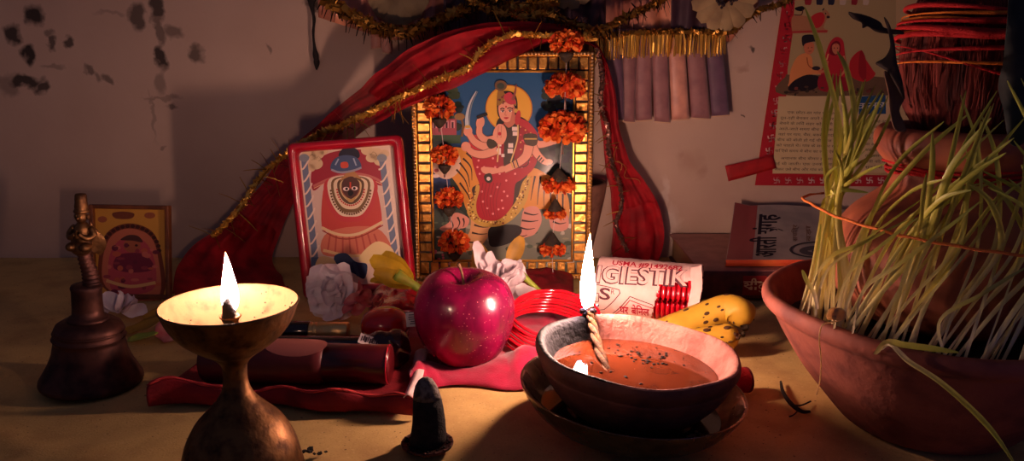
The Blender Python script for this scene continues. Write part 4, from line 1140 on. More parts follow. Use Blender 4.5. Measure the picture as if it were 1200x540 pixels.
# canopy
A.poly([(200, 98), (215, 72), (240, 66), (268, 78), (272, 104), (235, 110)], rgb(36, 36, 54)); A.poly([(172, 145), (180, 115), (205, 98), (240, 96), (268, 108), (280, 140), (250, 152), (205, 158)], rgb(66, 84, 118))
A.line([(174, 146), (205, 156), (250, 150), (280, 139)], 7, rgb(150, 150, 166)); A.poly([(208, 122), (230, 120), (233, 138), (210, 140)], rgb(206, 80, 60)); A.line([(188, 130), (200, 108)], 5, rgb(150, 166, 190), same=True); A.line([(262, 132), (252, 106)], 5, rgb(150, 166, 190), same=True)
A.poly([(185, 450), (225, 440), (260, 470), (300, 480), (290, 530), (250, 510), (195, 490)], rgb(44, 58, 92))
A.poly([(130, 455), (180, 460), (190, 500), (120, 510)], rgb(210, 180, 130)); A.line([(255, 475), (270, 520)], 12, rgb(60, 80, 110))
A.mb.build('print', M['print'], rp)

# ------------------------------------------------------------------ small picture far left
SP = upright(.790, 9, W(155, 350, .79).x, roll=1)
su0, su1 = SP.uv(107, 300)[0], SP.uv(200, 300)[0]; sv1 = SP.uv(150, 240)[1]; sv0 = .001
sp_ = thing('small_picture', SP.at((su0+su1)/2, 0), 'small faded picture in a thin wooden frame leaning on the wall behind the bell', 'framed picture')
mb = MB(); t = .0042
for a_ in ((su0, sv0, su0+t, sv1), (su1-t, sv0, su1, sv1), (su0+t, sv1-t, su1-t, sv1), (su0+t, sv0, su1-t, sv0+t)): frame_bar(mb, SP, *a_, .008, -.004, .0008)
mb.build('frame', M['frame_wood'], sp_)
mb = MB(); frame_bar(mb, SP, su0+.001, sv0+.001, su1-.001, sv1-.001, .003, -.0045); mb.build('backing', M['frame_dark'], sp_)
A = Art(SP, -.0012)
A.mb.add([SP.at(su0+t*.8, sv0+t*.8, -.0012), SP.at(su1-t*.8, sv0+t*.8, -.0012), SP.at(su1-t*.8, sv1-t*.8, -.0012), SP.at(su0+t*.8, sv1-t*.8, -.0012)], [(0, 1, 2, 3)], 0, rgb(206, 148, 62), False)
A.tf = lambda x, y: (50 + x/2.16, 220 + y/2.16)
A.poly([(150, 250), (140, 180), (160, 115), (215, 90), (275, 110), (300, 170), (305, 270), (230, 290)], rgb(120, 60, 40))
A.poly([(158, 250), (150, 185), (170, 125), (215, 103), (268, 120), (290, 172), (295, 270), (230, 290)], rgb(196, 110, 80))
for k in range(18):
    t_ = pi*(k+.5)/18; A.blob(220 - 74*cos(t_), 165 - 68*sin(t_), 6, 5, rgb(70, 36, 30), same=k > 0, n=8)
A.poly([(165, 190), (185, 140), (225, 120), (265, 145), (285, 200), (275, 260), (180, 265)], rgb(186, 76, 84))
A.poly([(185, 175), (215, 165), (260, 170), (280, 205), (230, 215), (180, 205)], rgb(120, 44, 62)); A.blob(225, 146, 22, 18, rgb(170, 96, 66)); A.poly([(196, 132), (215, 120), (240, 122), (252, 138), (226, 134)], rgb(84, 50, 44)); A.blob(214, 146, 4, 3, rgb(70, 34, 34)); A.blob(236, 146, 4, 3, rgb(70, 34, 34), same=True)
for k in range(30): A.blob(r2.uniform(160, 290), r2.uniform(140, 265), r2.uniform(5, 12), r2.uniform(3, 8), [rgb(150, 60, 70), rgb(206, 110, 96), rgb(110, 44, 60), rgb(196, 96, 70)][k % 4], same=k > 0, n=8)
A.poly([(175, 65), (200, 60), (230, 65), (222, 78), (185, 78)], rgb(120, 66, 44)); A.blob(270, 70, 14, 8, rgb(160, 90, 60)); A.blob(150, 80, 12, 8, rgb(160, 90, 60), same=True)
A.line([(160, 235), (220, 250), (285, 240)], 8, rgb(220, 170, 110)); A.poly([(150, 270), (300, 272), (300, 285), (150, 285)], rgb(150, 76, 60), False)
A.mb.build('print', M['print'], sp_)

# brown rounded clay vessel that shows behind the gilt frame
mb = MB(); c = V((W(668, 250, .915).x, .923, 0))
mb.lathe([(.020, 0), (.023, .003), (.028, .022), (.034, .05), (.040, .08), (.0425, .097), (.0415, .1005), (.039, .101), (.037, .098), (.030, .05), (.018, .008), (.0003, .006)], c, 40)
o = mb.build('clay_vessel', M['clay_brown']); tag(o, 'brown clay vessel half hidden behind the golden goddess frame', 'clay pot')
# ------------------------------------------------------------------ red veil arched over the goddess picture
# stations: outer edge pixel, its depth, inner edge pixel, its depth
ST_ = [((202, 346), .800, (340, 344), .815), ((208, 312), .845, (332, 326), .850), ((230, 284), .880, (318, 304), .893), ((268, 260), .905, (324, 280), .912), ((300, 224), .918, (338, 252), .918), ((326, 188), .920, (358, 216), .912),
       ((362, 154), .915, (400, 172), .900), ((402, 120), .893, (445, 142), .875), ((440, 88), .868, (484, 124), .850), ((474, 60), .854, (522, 107), .846), ((512, 42), .852, (562, 88), .845), ((560, 30), .858, (606, 66), .850), ((615, 26), .872, (640, 51), .858),
       ((668, 31), .905, (668, 47), .870), ((700, 50), .905, (702, 60), .880), ((718, 98), .905, (704, 104), .888), ((726, 148), .908, (706, 158), .894), ((738, 186), .915, (711, 206), .905), ((758, 214), .925, (716, 234), .920), ((772, 246), .930, (719, 262), .920), ((778, 282), .925, (716, 290), .915), ((772, 308), .905, (722, 312), .900)]
oe = catmull([W(a[0], a[1], d) for a, d, _, _ in ST_], 7); ie = catmull([W(b_[0], b_[1], d) for _, _, b_, d in ST_], 7)
NS = len(oe) - 1
def vf(u, v, off=0):
    k = u*NS; i = min(int(k), NS-1); f = k - i
    o_ = oe[i].lerp(oe[i+1], f); n_ = ie[i].lerp(ie[i+1], f)
    p = o_.lerp(n_, v)
    wdt = (n_ - o_).length
    env = sin(pi*min(1, max(0, v)))*.7 + .3
    a = .0032*sin(v*19 + u*9 + 1.3*sin(u*14)) + .002*sin(v*37 - u*21) + .0018*noise.noise(p*60)
    a *= min(1, wdt/.05)*env
    p += V((0, -1, .25)) * a + V((0, -off, 0))
    p += V((noise.noise(p*30 + V((9, 0, 0))), 0, noise.noise(p*30)))*.003
    p.z = max(p.z, .002 + .003*abs(sin(u*90 + v*12)) if u < .02 or u > .98 else .0015)
    p.y = min(p.y, YW - .004)
    return p
veil = thing('red_veil', (0.0, .9, 0), 'sheer red veil arched over the golden goddess picture and draped to both sides', 'veil')
mb = MB(); mb.grid(vf, 190, 22); mb.build('fabric', M['veil'], veil)
mb = MB()   # second layer bunched at the feet of the drape
def v2(u, v): 
    p = vf(.885 + .11*u, .0 + v*.95, .006 + .004*sin(v*15+u*4)); return p
mb.grid(v2, 30, 16); mb.build('inner_fold', M['veil'], veil); mb = MB()
def v3(u, v): return vf(.0 + .16*u, .05 + v*.9, .007 + .005*sin(v*13+u*7))
mb.grid(v3, 30, 18); mb.build('inner_fold', M['veil'], veil); mb = MB()
def v4(u, v): return vf(.36 + .34*u, .15 + v*.8, .005 + .003*sin(v*11+u*17))
mb.grid(v4, 50, 12)
mb.build('inner_fold', M['veil'], veil)
mb = MB()   # printed golden paisleys on the right drape and dots
def curl(u0, v0, s, fl):
    return [vf(u0 + s*.010*(t*2-1)*1.2, v0 + fl*s*.16*sin(t*5.2)*(1-.45*t), .0095) for t in [k/24 for k in range(25)]]
for u0, v0, s, fl in ((.80, .40, 1.6, 1), (.812, .55, 1.2, -1), (.835, .25, 1.5, 1)):
    c_ = curl(u0, v0, s, fl); mb.tube(c_, .00045, 5)
mb.build('gold_print', M['veil_gold'], veil)

# tinsel strands ---------------------------------------------------
def tinsel_thing(name, path, rc, lb, dens, cm, bm_, label, w=.0007, down=0, group=None):
    t = thing(name, path[len(path)//2], label, 'tinsel garland', group)
    a, b_ = MB(), MB(); tinsel(a, b_, path, rc, lb, dens, w, down)
    a.tube(path, rc*.35, 6)
    a.build('twisted_foil', cm, t); x = b_.build('bristles', bm_, t); x['kind'] = 'stuff'
    return t
pth = catmull([W(*p) for p in [(250, 276, .86), (268, 258, .872), (284, 240, .885), (296, 220, .892), (312, 200, .895), (330, 184, .893), (350, 170, .885), (376, 156, .88), (402, 146, .864), (428, 134, .852), (452, 122, .843), (482, 108, .836), (516, 93, .832), (548, 80, .831), (562, 62, .836), (580, 48, .844), (606, 40, .850), (640, 42, .853), (668, 40, .860), (698, 46, .866)]], 8)
tinsel_thing('tinsel_garland', pth, .0030, .030, .22, M['gold_foil'], M['gold_foil_dark'], 'golden tinsel strand following the arch of the red veil', w=.0011)
pth = catmull([W(*p) for p in [(700, 60, .872), (706, 92, .874), (704, 122, .876), (712, 150, .88), (714, 182, .888), (722, 205, .9), (728, 226, .905), (727, 246, .905), (722, 262, .905), (728, 280, .902), (736, 296, .896)]], 8)
tinsel_thing('tinsel_garland', pth, .0023, .018, .14, M['silver_foil'], M['gold_foil_dark'], 'thin silvery tinsel strand hanging down the veil between golden frame and ribbon tabs', w=.001)
pth = catmull([W(*p) for p in [(378, -14, .935), (388, 2, .932), (404, 12, .93), (424, 24, .927), (448, 34, .925), (476, 38, .923), (500, 30, .922), (530, 18, .92), (560, 6, .92), (590, -6, .92)]], 8)
pth = [p + V((0, -.010, 0)) for p in pth]
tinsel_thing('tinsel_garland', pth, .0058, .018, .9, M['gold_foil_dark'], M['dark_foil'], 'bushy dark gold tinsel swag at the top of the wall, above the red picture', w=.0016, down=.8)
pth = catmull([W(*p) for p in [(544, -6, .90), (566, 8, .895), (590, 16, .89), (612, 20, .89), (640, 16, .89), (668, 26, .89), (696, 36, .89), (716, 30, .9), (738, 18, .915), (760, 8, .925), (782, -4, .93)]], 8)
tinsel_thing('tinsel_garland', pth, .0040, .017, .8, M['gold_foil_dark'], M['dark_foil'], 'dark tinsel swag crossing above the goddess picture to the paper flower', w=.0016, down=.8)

# ------------------------------------------------------------------ satin door-hanging (toran) with tabs, fringe and paper flowers
TY = .952
toran = thing('satin_hanging', W(640, 40, TY), 'satin wall hanging with a golden fringe, mauve ribbon tabs and cloth flowers', 'wall hanging')
x0, x1 = 372, 892
def tb(u, v):
    px = x0 + (x1-x0)*u; top = -120; bot = 50 - 6*sin(u*pi) + (-46 if u > .93 else 0)*((u-.93)/.07 if u > .93 else 0) + (-30*((.16-u)/.16) if u < .16 else 0)
    p = W(px, top + (bot-top)*v, TY)
    p.y -= .004*sin(u*62 + .6*sin(v*4)) + .0022*sin(u*141 + 2) - .004
    return p
mb = MB(); mb.grid(tb, 240, 10); mb.build('satin_band', M['satin'], toran, solid=.0006)
mb = MB()
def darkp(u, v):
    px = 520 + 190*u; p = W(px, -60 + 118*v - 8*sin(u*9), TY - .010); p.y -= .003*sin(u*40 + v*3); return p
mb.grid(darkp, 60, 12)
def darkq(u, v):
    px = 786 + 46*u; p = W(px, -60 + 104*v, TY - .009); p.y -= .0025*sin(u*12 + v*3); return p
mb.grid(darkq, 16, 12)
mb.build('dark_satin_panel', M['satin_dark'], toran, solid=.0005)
tabs = [(708, 727, 708, 732, 143, 'tab_violet', 68), (726.5, 743.5, 731, 746, 143, 'tab_mauve', 68), (744.5, 765, 747, 766, 142.5, 'tab_mauve', 70), (765.5, 784, 768, 787, 143, 'tab_mauve', 70), (784.5, 803.5, 788, 809, 142, 'tab_pink', 68), (804, 825, 811, 834, 139, 'tab_mauve', 67), (825.5, 845, 835, 856, 137, 'tab_violet', 66),
        (372, 392, 368, 390, 70, None, 0), (433, 443, 434, 446, 58, 'tab_pink', 28), (444, 454, 447, 458, 62, 'tab_pink', 28)]
for i, (a, b_, c, d, yb, mt, yt) in enumerate(tabs):
    if mt is None: continue
    yt -= 34
    def tf(u, v, a=a, b_=b_, c=c, d=d, yb=yb, i=i, yt=yt):
        xx = (a + (b_-a)*u)*(1-v) + (c + (d-c)*u)*v
        p = W(xx + 1.2*sin(v*3 + i), yt + (yb-yt)*v + (1.5*u*(1 if i % 2 else -1))*v, TY - .004)
        p.y += -.0022*sin(u*pi) - .0025*sin(v*3.4 + i*1.7)*v + .006*v + .0004*i % 3
        p.y = min(p.y, YW - .004); return p
    mb = MB(); mb.grid(tf, 5, 14); t_ = mb.build('ribbon_tab', M[mt], toran, solid=.0009)
    mb = MB(); mb.ribbon([tf(k/6, 1.0) + V((0, -.0008, 0)) for k in range(7)], .0016, V((0, -1, 0))); mb.build('pale_hem', M['tab_edge'], t_)
# golden fringe
def fpath(u): 
    return W(690 + 160*u, 43 - 3*sin(u*pi) - (5*u), TY - .013)
fr_ = MB(); n = 150
for k in range(n):
    u = (k+.5)/n; p = fpath(u); L = .026*(1 + rnd.uniform(-.12, .1)); a = rnd.gauss(0, .05); wv = .0016*rnd.uniform(.5, 1.1)
    tw = rnd.uniform(-.9, .9); sx_ = V((cos(tw), sin(tw), 0))*wv*.5; dn = V((a, rnd.gauss(0, .05), -1)).normalized()
    q0, q1, q2 = p, p + dn*L*.5 + V((0, rnd.gauss(0, .0006), 0)), p + dn*L
    fr_.add([q0-sx_, q0+sx_, q1+sx_, q1-sx_, q2+sx_, q2-sx_], [(0, 1, 2, 3), (3, 2, 4, 5)], 0, smooth=False)
fo = fr_.build('fringe', M['gold_foil'], toran); fo['kind'] = 'stuff'
mb = MB(); br = MB()
pth = catmull([fpath(k/8) for k in range(9)] + [W(862, 34, TY-.01), W(874, 22, TY-.008), W(890, 12, TY-.006), W(912, 6, TY-.004), W(930, -4, TY)], 6)
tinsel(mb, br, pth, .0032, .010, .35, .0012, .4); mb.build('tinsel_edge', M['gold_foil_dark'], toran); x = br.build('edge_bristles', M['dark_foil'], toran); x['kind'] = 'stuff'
pth = catmull([W(*p) for p in [(560, -2, .925), (580, 6, .92), (604, 12, .918), (628, 8, .92), (650, -2, .925)]], 8)
mb = MB(); br = MB(); tinsel(mb, br, pth, .0075, .012, .9, .0012, .3); mb.build('tinsel_knot', M['gold_foil'], toran); x = br.build('knot_bristles', M['gold_foil_dark'], toran); x['kind'] = 'stuff'
def paper_flower(px, py, rpx, n, Y, disc, rot=0):
    c = W(px, py, Y); R_ = rpx*Y/FPX
    mb = MB()
    for k in range(n):
        a = 2*pi*k/n + rot; d = V((cos(a), -.10, sin(a)))
        petal(mb, c + V((cos(a), 0, sin(a)))*R_*.16, d, V((0, -1, 0)), R_*.86, R_*.62*(12/n), curl=-.35, cup=-.28, nu=6, nv=5, tip=.45)
    f = mb.build('cloth_flower', M['cream_paper'], toran)
    if disc:
        mb = MB()
        for k in range(60):
            a = rnd.uniform(0, 2*pi); r = R_*.33*sqrt(rnd.random()); mb.ell(c + V((r*cos(a), -.003 - rnd.random()*.002, r*sin(a))), .0016, 6, 4)
        mb.build('dark_centre', M['flower_disc'], f)
paper_flower(850, -3, 37, 13, TY-.018, True)
paper_flower(466, -8, 34, 6, TY-.008, False, .5)
paper_flower(668, -22, 30, 12, TY-.022, True, .2)

# dark shrivelled tag hanging on the wall, left of the red picture
mb = MB(); pts = catmull([W(366, -10, .962), W(365, 6, .961), W(368, 22, .960), W(367, 40, .961), W(369, 58, .961), W(371, 72, .962), W(371, 82, .963)], 5)
mb.tube(pts, [.0035, .0055, .0066, .006, .004, .003, .0024, .002, .0018, .0018, .002, .0018, .0016, .0016, .0018, .0016, .0015, .0015, .0016, .0018, .0022, .003, .0036, .0034, .003, .0036, .0034, .0028, .002, .0012, .0006][:len(pts)], 8)
o = mb.build('dried_string_hanging', M['string_black']); tag(o, 'blackened shrivelled string hanging on the bare wall beside the tinsel', 'string')

# ------------------------------------------------------------------ printed poster on the wall, behind the wheatgrass
PY = .966
PP = Plane(W(950, 100, PY), V((1, 0, 0)), V((0, 0, 1)))
poster = thing('hanging_poster', W(960, 216, PY), 'red-bordered printed poster of a devotional tale with two seated figures', 'poster')
mb = MB()
cn = [(884.5, 217), (1086, 219), (1110, -130), (937, -130)]
def pf(u, v):
    l = (cn[0][0] + (cn[3][0]-cn[0][0])*v, cn[0][1] + (cn[3][1]-cn[0][1])*v); r = (cn[1][0] + (cn[2][0]-cn[1][0])*v, cn[1][1] + (cn[2][1]-cn[1][1])*v)
    return PP.hit(l[0] + (r[0]-l[0])*u, l[1] + (r[1]-l[1])*u)
mb.grid(pf, 8, 12, c=rgb(196, 166, 122)); mb.build('sheet', M['paper_ink'], poster, solid=.0004)
A = Art(PP, .0004)
PR = rgb(176, 34, 46)
A.poly([(884.5, 217), (937, -130), (959, -130), (934, 30), (907, 203), (1084, 206), (1086, 219)], PR, False)
# white svastika ornaments of the border (auspicious sign, as printed)
def sv(cx, cy, s, ux, uy):
    vx, vy = -uy, ux
    T = lambda a, b_: (cx + a*ux*s + b_*vx*s, cy + a*uy*s + b_*vy*s)
    for pts in ([T(-1, -1), T(-1, 0), T(1, 0), T(1, 1)], [T(1, -1), T(0, -1), T(0, 1), T(-1, 1)]):
        for p_, q_ in zip(pts[:-1], pts[1:]): A.line([p_, q_], 1.5, rgb(222, 186, 176), same=True, smooth=False)
for k in range(16):
    t = k/15*1.0; y = 205 - k*14.6 ; x = 896.5 + (217-y)*(52.5/347) + 1
    sv(x, y - 14, 3.4, .99, -.13)
for k in range(10): sv(902 + k*13.6 + 8, 211, 3.2, 1, .02)
e = lambda x, y: (900 + x/4.907, y/4.907)
A.tf = e
A.poly([(160, -80), (735, -80), (735, 540), (110, 540), (112, 400), (140, 200)], rgb(176, 152, 108), False)
A.poly([(100, 440), (160, 430), (620, 440), (735, 470), (735, 545), (85, 545)], rgb(110, 84, 62))
for k, c_ in enumerate([rgb(150, 40, 50), rgb(40, 40, 60), rgb(40, 40, 60), rgb(200, 180, 160), rgb(150, 40, 50), rgb(200, 180, 160)]): A.poly([(215+k*68, -60), (250+k*66, -60), (248+k*66, 20), (225+k*66, 28), (210+k*67, 18)], c_, same=k > 0)
# cow
A.poly([(140, 95), (180, 88), (250, 95), (300, 75), (330, 55), (355, 90), (335, 115), (320, 160), (345, 175), (330, 188), (280, 185), (240, 180), (150, 190), (135, 150)], rgb(176, 120, 84)); A.poly([(250, 95), (300, 70), (325, 90), (318, 130), (290, 160), (255, 150)], rgb(190, 44, 48)); A.line([(135, 185), (240, 182), (340, 180)], 14, rgb(176, 60, 56)); A.poly([(155, 45), (195, 35), (210, 50), (190, 65), (160, 58)], BLK); A.line([(200, 55), (190, 85), (150, 85)], 6, rgb(90, 50, 50)); A.blob(345, 98, 10, 8, rgb(60, 40, 40)); A.line([(312, 60), (322, 48)], 7, BLK); A.blob(330, 78, 4, 4, BLK)
# crocodile-like bird shape at right, tent
A.poly([(460, 75), (500, 80), (570, 95), (640, 130), (660, 165), (620, 180), (570, 150), (545, 160), (540, 130), (490, 110)], BLK)
A.poly([(470, 350), (530, 290), (560, 340), (600, 400), (615, 430), (560, 470), (480, 440)], rgb(186, 40, 46)); A.poly([(530, 290), (560, 340), (560, 460), (520, 420)], rgb(150, 30, 40))
# man
A.poly([(120, 470), (130, 400), (165, 330), (215, 305), (250, 330), (260, 390), (300, 400), (310, 425), (240, 430), (215, 470), (160, 500), (115, 495)], rgb(220, 140, 84)); A.poly([(140, 470), (220, 430), (290, 440), (300, 480), (240, 520), (120, 520)], rgb(36, 28, 34)); A.poly([(205, 255), (230, 240), (262, 250), (262, 290), (240, 312), (212, 300)], rgb(206, 120, 84)); A.poly([(192, 230), (200, 205), (240, 198), (275, 208), (280, 235), (255, 240), (215, 250), (200, 265)], rgb(40, 34, 40)); A.line([(222, 330), (235, 380), (290, 405)], 6, rgb(160, 84, 50)); A.blob(305, 410, 18, 9, rgb(206, 120, 84)); A.blob(230, 275, 3, 3, BLK); A.blob(250, 273, 3, 3, BLK, same=True); A.line([(232, 295), (248, 294)], 3, rgb(110, 30, 30))
# woman
A.poly([(335, 290), (360, 235), (395, 212), (430, 235), (440, 300), (450, 380), (440, 440), (400, 470), (330, 470), (300, 440), (320, 360)], rgb(186, 40, 52)); A.poly([(350, 300), (365, 250), (395, 235), (415, 255), (412, 300), (380, 320)], rgb(120, 24, 36)); A.poly([(368, 262), (390, 250), (408, 262), (406, 295), (388, 312), (370, 295)], rgb(206, 124, 90)); A.blob(380, 276, 3, 3, BLK); A.blob(398, 276, 3, 3, BLK, same=True); A.blob(389, 258, 3, 3, rgb(190, 20, 30), same=True); A.line([(340, 350), (330, 400), (300, 415)], 14, rgb(206, 124, 90)); A.line([(435, 320), (440, 400), (410, 440)], 12, rgb(206, 124, 90), same=True); A.line([(345, 310), (335, 345)], 7, rgb(226, 180, 120)); A.blob(320, 480, 22, 12, rgb(206, 160, 130), -40); A.poly([(300, 430), (420, 440), (470, 470), (460, 520), (300, 520)], rgb(150, 30, 46)); A.blob(275, 392, 24, 12, rgb(50, 40, 46))
for k in range(40): A.blob(r2.uniform(100, 720), r2.uniform(495, 545), r2.uniform(6, 16), r2.uniform(4, 9), [rgb(80, 58, 46), rgb(120, 60, 54), rgb(60, 50, 40)][k % 3], same=k > 2, n=8)
# writing
f2 = lambda x, y: (900 + x/4.153, 90 + y/4.153)
A.tf = lambda x, y: (x, y)
A.poly([f2(50, 95), f2(600, 90), f2(600, 465), f2(20, 470)], rgb(206, 180, 136), False)
A.poly([f2(440, 95), f2(570, 88), f2(572, 180), f2(440, 182)], rgb(36, 76, 116), False)
A.h += A.step*2
def line_text(body, x0_, y0_, x1_, y1_, hpx, col):
    P0 = PP.hit(*f2(x0_, y0_)); P1 = PP.hit(*f2(x1_, y1_)); hh = hpx/4.153*PY/FPX/.7
    text_on(A.mb, body, lambda x, y: P0 + (P1-P0)*x + V((0, 0, 1))*(y*hh) + PP.n*A.h, col)
INK = rgb(52, 36, 36)
lines = ['एक छोटा-सा गांव था। उसमें', 'दूध-दही बेचकर अपने परिवार का', 'बेचने के लिये शहर को जाती थी।', 'आते-जाते समय बीच में एक पेड़', 'वहां पर गाय, भैंस, बकरी आदि भी', 'बीच की बोली हो गई थी। रोज रोज', 'को चाहते थे। गांव के सब का काम', 'कि ऐसे समय में बीच का लाल ऐसे ही', 'अचानक बीच बीमार हो जाती है', 'गई थी जाती। एक उनकी देवरानी', 'लेकर उसे बीच और गांव को देवता का']
xs = [92, 58, 54, 52, 48, 42, 38, 32, 60, 26, 30]
for k, t in enumerate(lines):
    line_text(t.replace('ि', 'ि'), xs[k], 178 + k*26.6 + (10 if k > 7 else 0), 350, 184 + k*26.6 + (8 if k > 7 else 0), 12, INK)
for k, t in enumerate(['रोज सुबह उठकर', 'और कलष में जल', 'भरकर रखती थी', 'एक दिन जब वह', 'घर आई तो देखा', 'सब लोग खड़े थे', 'तब उसने कहा', 'देवी की कथा', 'सुनने से सब']):
    line_text(t, 470, 220 + k*28, 600, 222 + k*28, 12, INK)
line_text('कलष', 430, 160, 566, 154, 34, rgb(214, 206, 190))
A.mb.build('print', M['paper_ink'], poster)
mb = MB(); q_ = [PP.hit(849, 194), PP.hit(905, 181), PP.hit(909, 196.5), PP.hit(853, 212)]
tp = lambda u, v: (q_[3].lerp(q_[2], u)).lerp(q_[0].lerp(q_[1], u), v) + V((0, -.0026 - .0012*sin(u*pi), 0))
mb.grid(tp, 12, 4); o = mb.build('red_tape_mounted', M['red_tape'], solid=.0005); tag(o, 'short strip of red tape holding the corner of the poster to the wall', 'tape')

# ------------------------------------------------------------------ books against the wall
YB0, YB1 = .790, .955
xl = G(818, 350, 0).x*.0 + W(820, 335, YB0).x
bk = thing('thick_book', (xl + .09, (YB0+YB1)/2, 0), 'thick dark devotional book lying flat with a red patch on its spine', 'book')
bt = .0305; bx0 = xl; bx1 = xl + .20
mb = MB()
mb.box(((bx0+bx1)/2, (YB0+YB1)/2, bt-.0011), (bx1-bx0, YB1-YB0, .0022), bev=.0008); mb.build('front_cover', M['book_brown'], bk)
mb = MB(); mb.box(((bx0+bx1)/2, (YB0+YB1)/2, .0011), (bx1-bx0, YB1-YB0, .0022), bev=.0008)
def spn(u, v): 
    a = pi*v; return V((bx0 + (bx1-bx0)*u, YB0 - .0035*sin(a) + .0005, .0004 + (bt-.0008)*(.5 - .5*cos(a))))
mb.grid(spn, 4, 14); mb.build('spine', M['book_dark'], bk)
mb = MB(); mb.box(((bx0+bx1)/2, (YB0+YB1)/2 + .002, bt/2), (bx1-bx0-.008, YB1-YB0-.008, bt-.0046)); mb.build('pages', M['pages'], bk)
def onsp(px0, px1, z0, sc): 
    X0 = W(px0, 340, YB0).x; X1 = W(px1, 340, YB0).x
    return lambda x, y: V((X0 + (X1-X0)*x, YB0 - .0035*sin(pi*min(1, max(0, (z0 + y*sc)/bt))) - .0006, z0 + y*sc))
mb = MB(); X0 = W(869, 340, YB0).x; X1 = W(897, 340, YB0).x
mb.grid(lambda u, v: V((X0 + (X1-X0)*u, YB0 - .0035*sin(pi*(.12+.74*v)) - .0003, bt*(.12+.74*v))), 4, 8); mb.build('spine_panel', M['spine_red'], bk)
mb = MB()
SP1 = onsp(870, 900, .0115, .0125)
# the conjunct "shri" is drawn by stroke, the rest is set in type
def stroke(pts, w):
    q = catmull([V((x, y, 0)) for x, y in pts], 5) if len(pts) > 2 else [V((x, y, 0)) for x, y in pts]
    for a_, b_ in zip(q[:-1], q[1:]):
        d = (b_-a_).normalized(); n_ = V((-d.y, d.x, 0))*w*.5; d = d*w*.25
        mb.add([SP1(p.x, p.y) for p in (a_-n_-d, b_-n_+d, b_+n_+d, a_+n_-d)], [(0, 1, 2, 3)], 0, rgb(236, 206, 160), False)
stroke([(0, .66), (.66, .66)], .09)
for pts in ([(.02, .48), (.10, .55), (.16, .46), (.10, .36), (.03, .34), (.10, .24), (.20, .14), (.24, .02)], [(.30, .66), (.30, .0)], [(.10, .36), (.20, .40), (.30, .40)], [(.30, .25), (.20, .14)], [(.46, .66), (.46, 0)], [(.31, .70), (.34, .88), (.42, .90), (.46, .66)]): stroke(pts, .085 if len(pts) < 3 else .07)
text_on(mb, 'दु', lambda x, y: SP1(.55 + .30*x, y), rgb(236, 206, 160), 4)
text_on(mb, 'र', lambda x, y: SP1(.88 + .15*x, y), rgb(236, 206, 160), 3)
mb.build('spine_title', M['paper_ink'], bk)

# booklet lying on it, back edge lifted against the wall
def bkp(u, v, h=0):
    """u along x, v from the front edge to the back"""
    X = bkx0 + (bkx1-bkx0)*u + .044*v
    Y = .803 + .137*v; z = bt + .0012 + (.018*v**1.5 + .010*v*v*v) + .003*sin(u*5)*v
    z += .006*max(0, .12-u)/.12*v
    return V((X, Y, z + h*1.0))
bkx0 = W(850, 312, .803).x; bkx1 = bkx0 + .15
bl2 = thing('prayer_booklet', bkp(.5, .5) - V((0, 0, .01)), 'grey prayer booklet with a big sideways title lying on the thick book', 'booklet')
TH = .0068
mb = MB(); mb.grid(lambda u, v: bkp(u, v, TH), 24, 24); mb.grid(lambda u, v: bkp(u, 1-v, TH-.0007), 24, 24); mb.build('cover', M['booklet_cover'], bl2)
mb = MB()
mb.grid(lambda u, v: bkp(u, 0, TH*v) + V((0, -.0012*sin(pi*v), 0)), 24, 6); mb.build('spine_strip', M['booklet_red'], bl2)
mb = MB()
for uu, f_ in ((.004, 1), (.996, -1)): mb.grid(lambda u, v: bkp(uu, u if f_ > 0 else 1-u, .0005 + (TH-.0012)*v), 20, 3)
mb.grid(lambda u, v: bkp(1-u, .996, .0005 + (TH-.0012)*v), 20, 3); mb.grid(lambda u, v: bkp(u, 1-v, .0003), 20, 12)
mb.build('pages', M['pages'], bl2)
mb = MB(); mb.grid(lambda u, v: bkp(.004 + .36*u*.5, .004 + .992*v, TH + .0003), 8, 24); mb.build('cover_panel', M['booklet_strip'], bl2)
mb = MB()
def cov(u0, v0, du, dv, h=.0006): return lambda x, y: bkp(u0 - y*du, v0 + dv*x, TH + h)
CI = rgb(34, 26, 40)
text_on(mb, 'आरती संगह', cov(.34, .06, .21, .80), CI, 4, bold=.025)
mb.add([bkp(.40, .585, TH+.0006), bkp(.385, .585, TH+.0006), bkp(.345, .62, TH+.0006), bkp(.36, .62, TH+.0006)], [(0, 1, 2, 3)], 0, CI)
text_on(mb, 'सचित्र', cov(.50, .40, .05, .30), rgb(120, 84, 60), 2); text_on(mb, 'बड़ा', cov(.60, .40, .05, .30), rgb(120, 84, 60), 2)
# faint oval emblem on the cover
def ov(cu, cv, ru, rv, w_, col, a0=0, a1=2*pi):
    q = [(cu + ru*cos(a0 + (a1-a0)*k/40), cv + rv*sin(a0 + (a1-a0)*k/40)) for k in range(41)]
    q2_ = [(cu + (ru-w_)*cos(a0 + (a1-a0)*k/40), cv + (rv-w_*1.4)*sin(a0 + (a1-a0)*k/40)) for k in range(41)]
    vs = []; [vs.extend([bkp(*a_, TH+.0006), bkp(*b_, TH+.0006)]) for a_, b_ in zip(q, q2_)]
    mb.add(vs, [(2*i, 2*i+1, 2*i+3, 2*i+2) for i in range(40)], 0, col, False)
ov(.68, .22, .24, .19, .02, rgb(60, 54, 60)); ov(.66, .20, .15, .12, .06, rgb(84, 76, 80)); ov(.82, .66, .05, .05, .02, rgb(60, 54, 60)); ov(.90, .64, .03, .03, .02, rgb(60, 54, 60)); ov(.66, .20, .06, .05, .05, rgb(66, 58, 62))
mb.build('cover_title', M['paper_ink'], bl2)
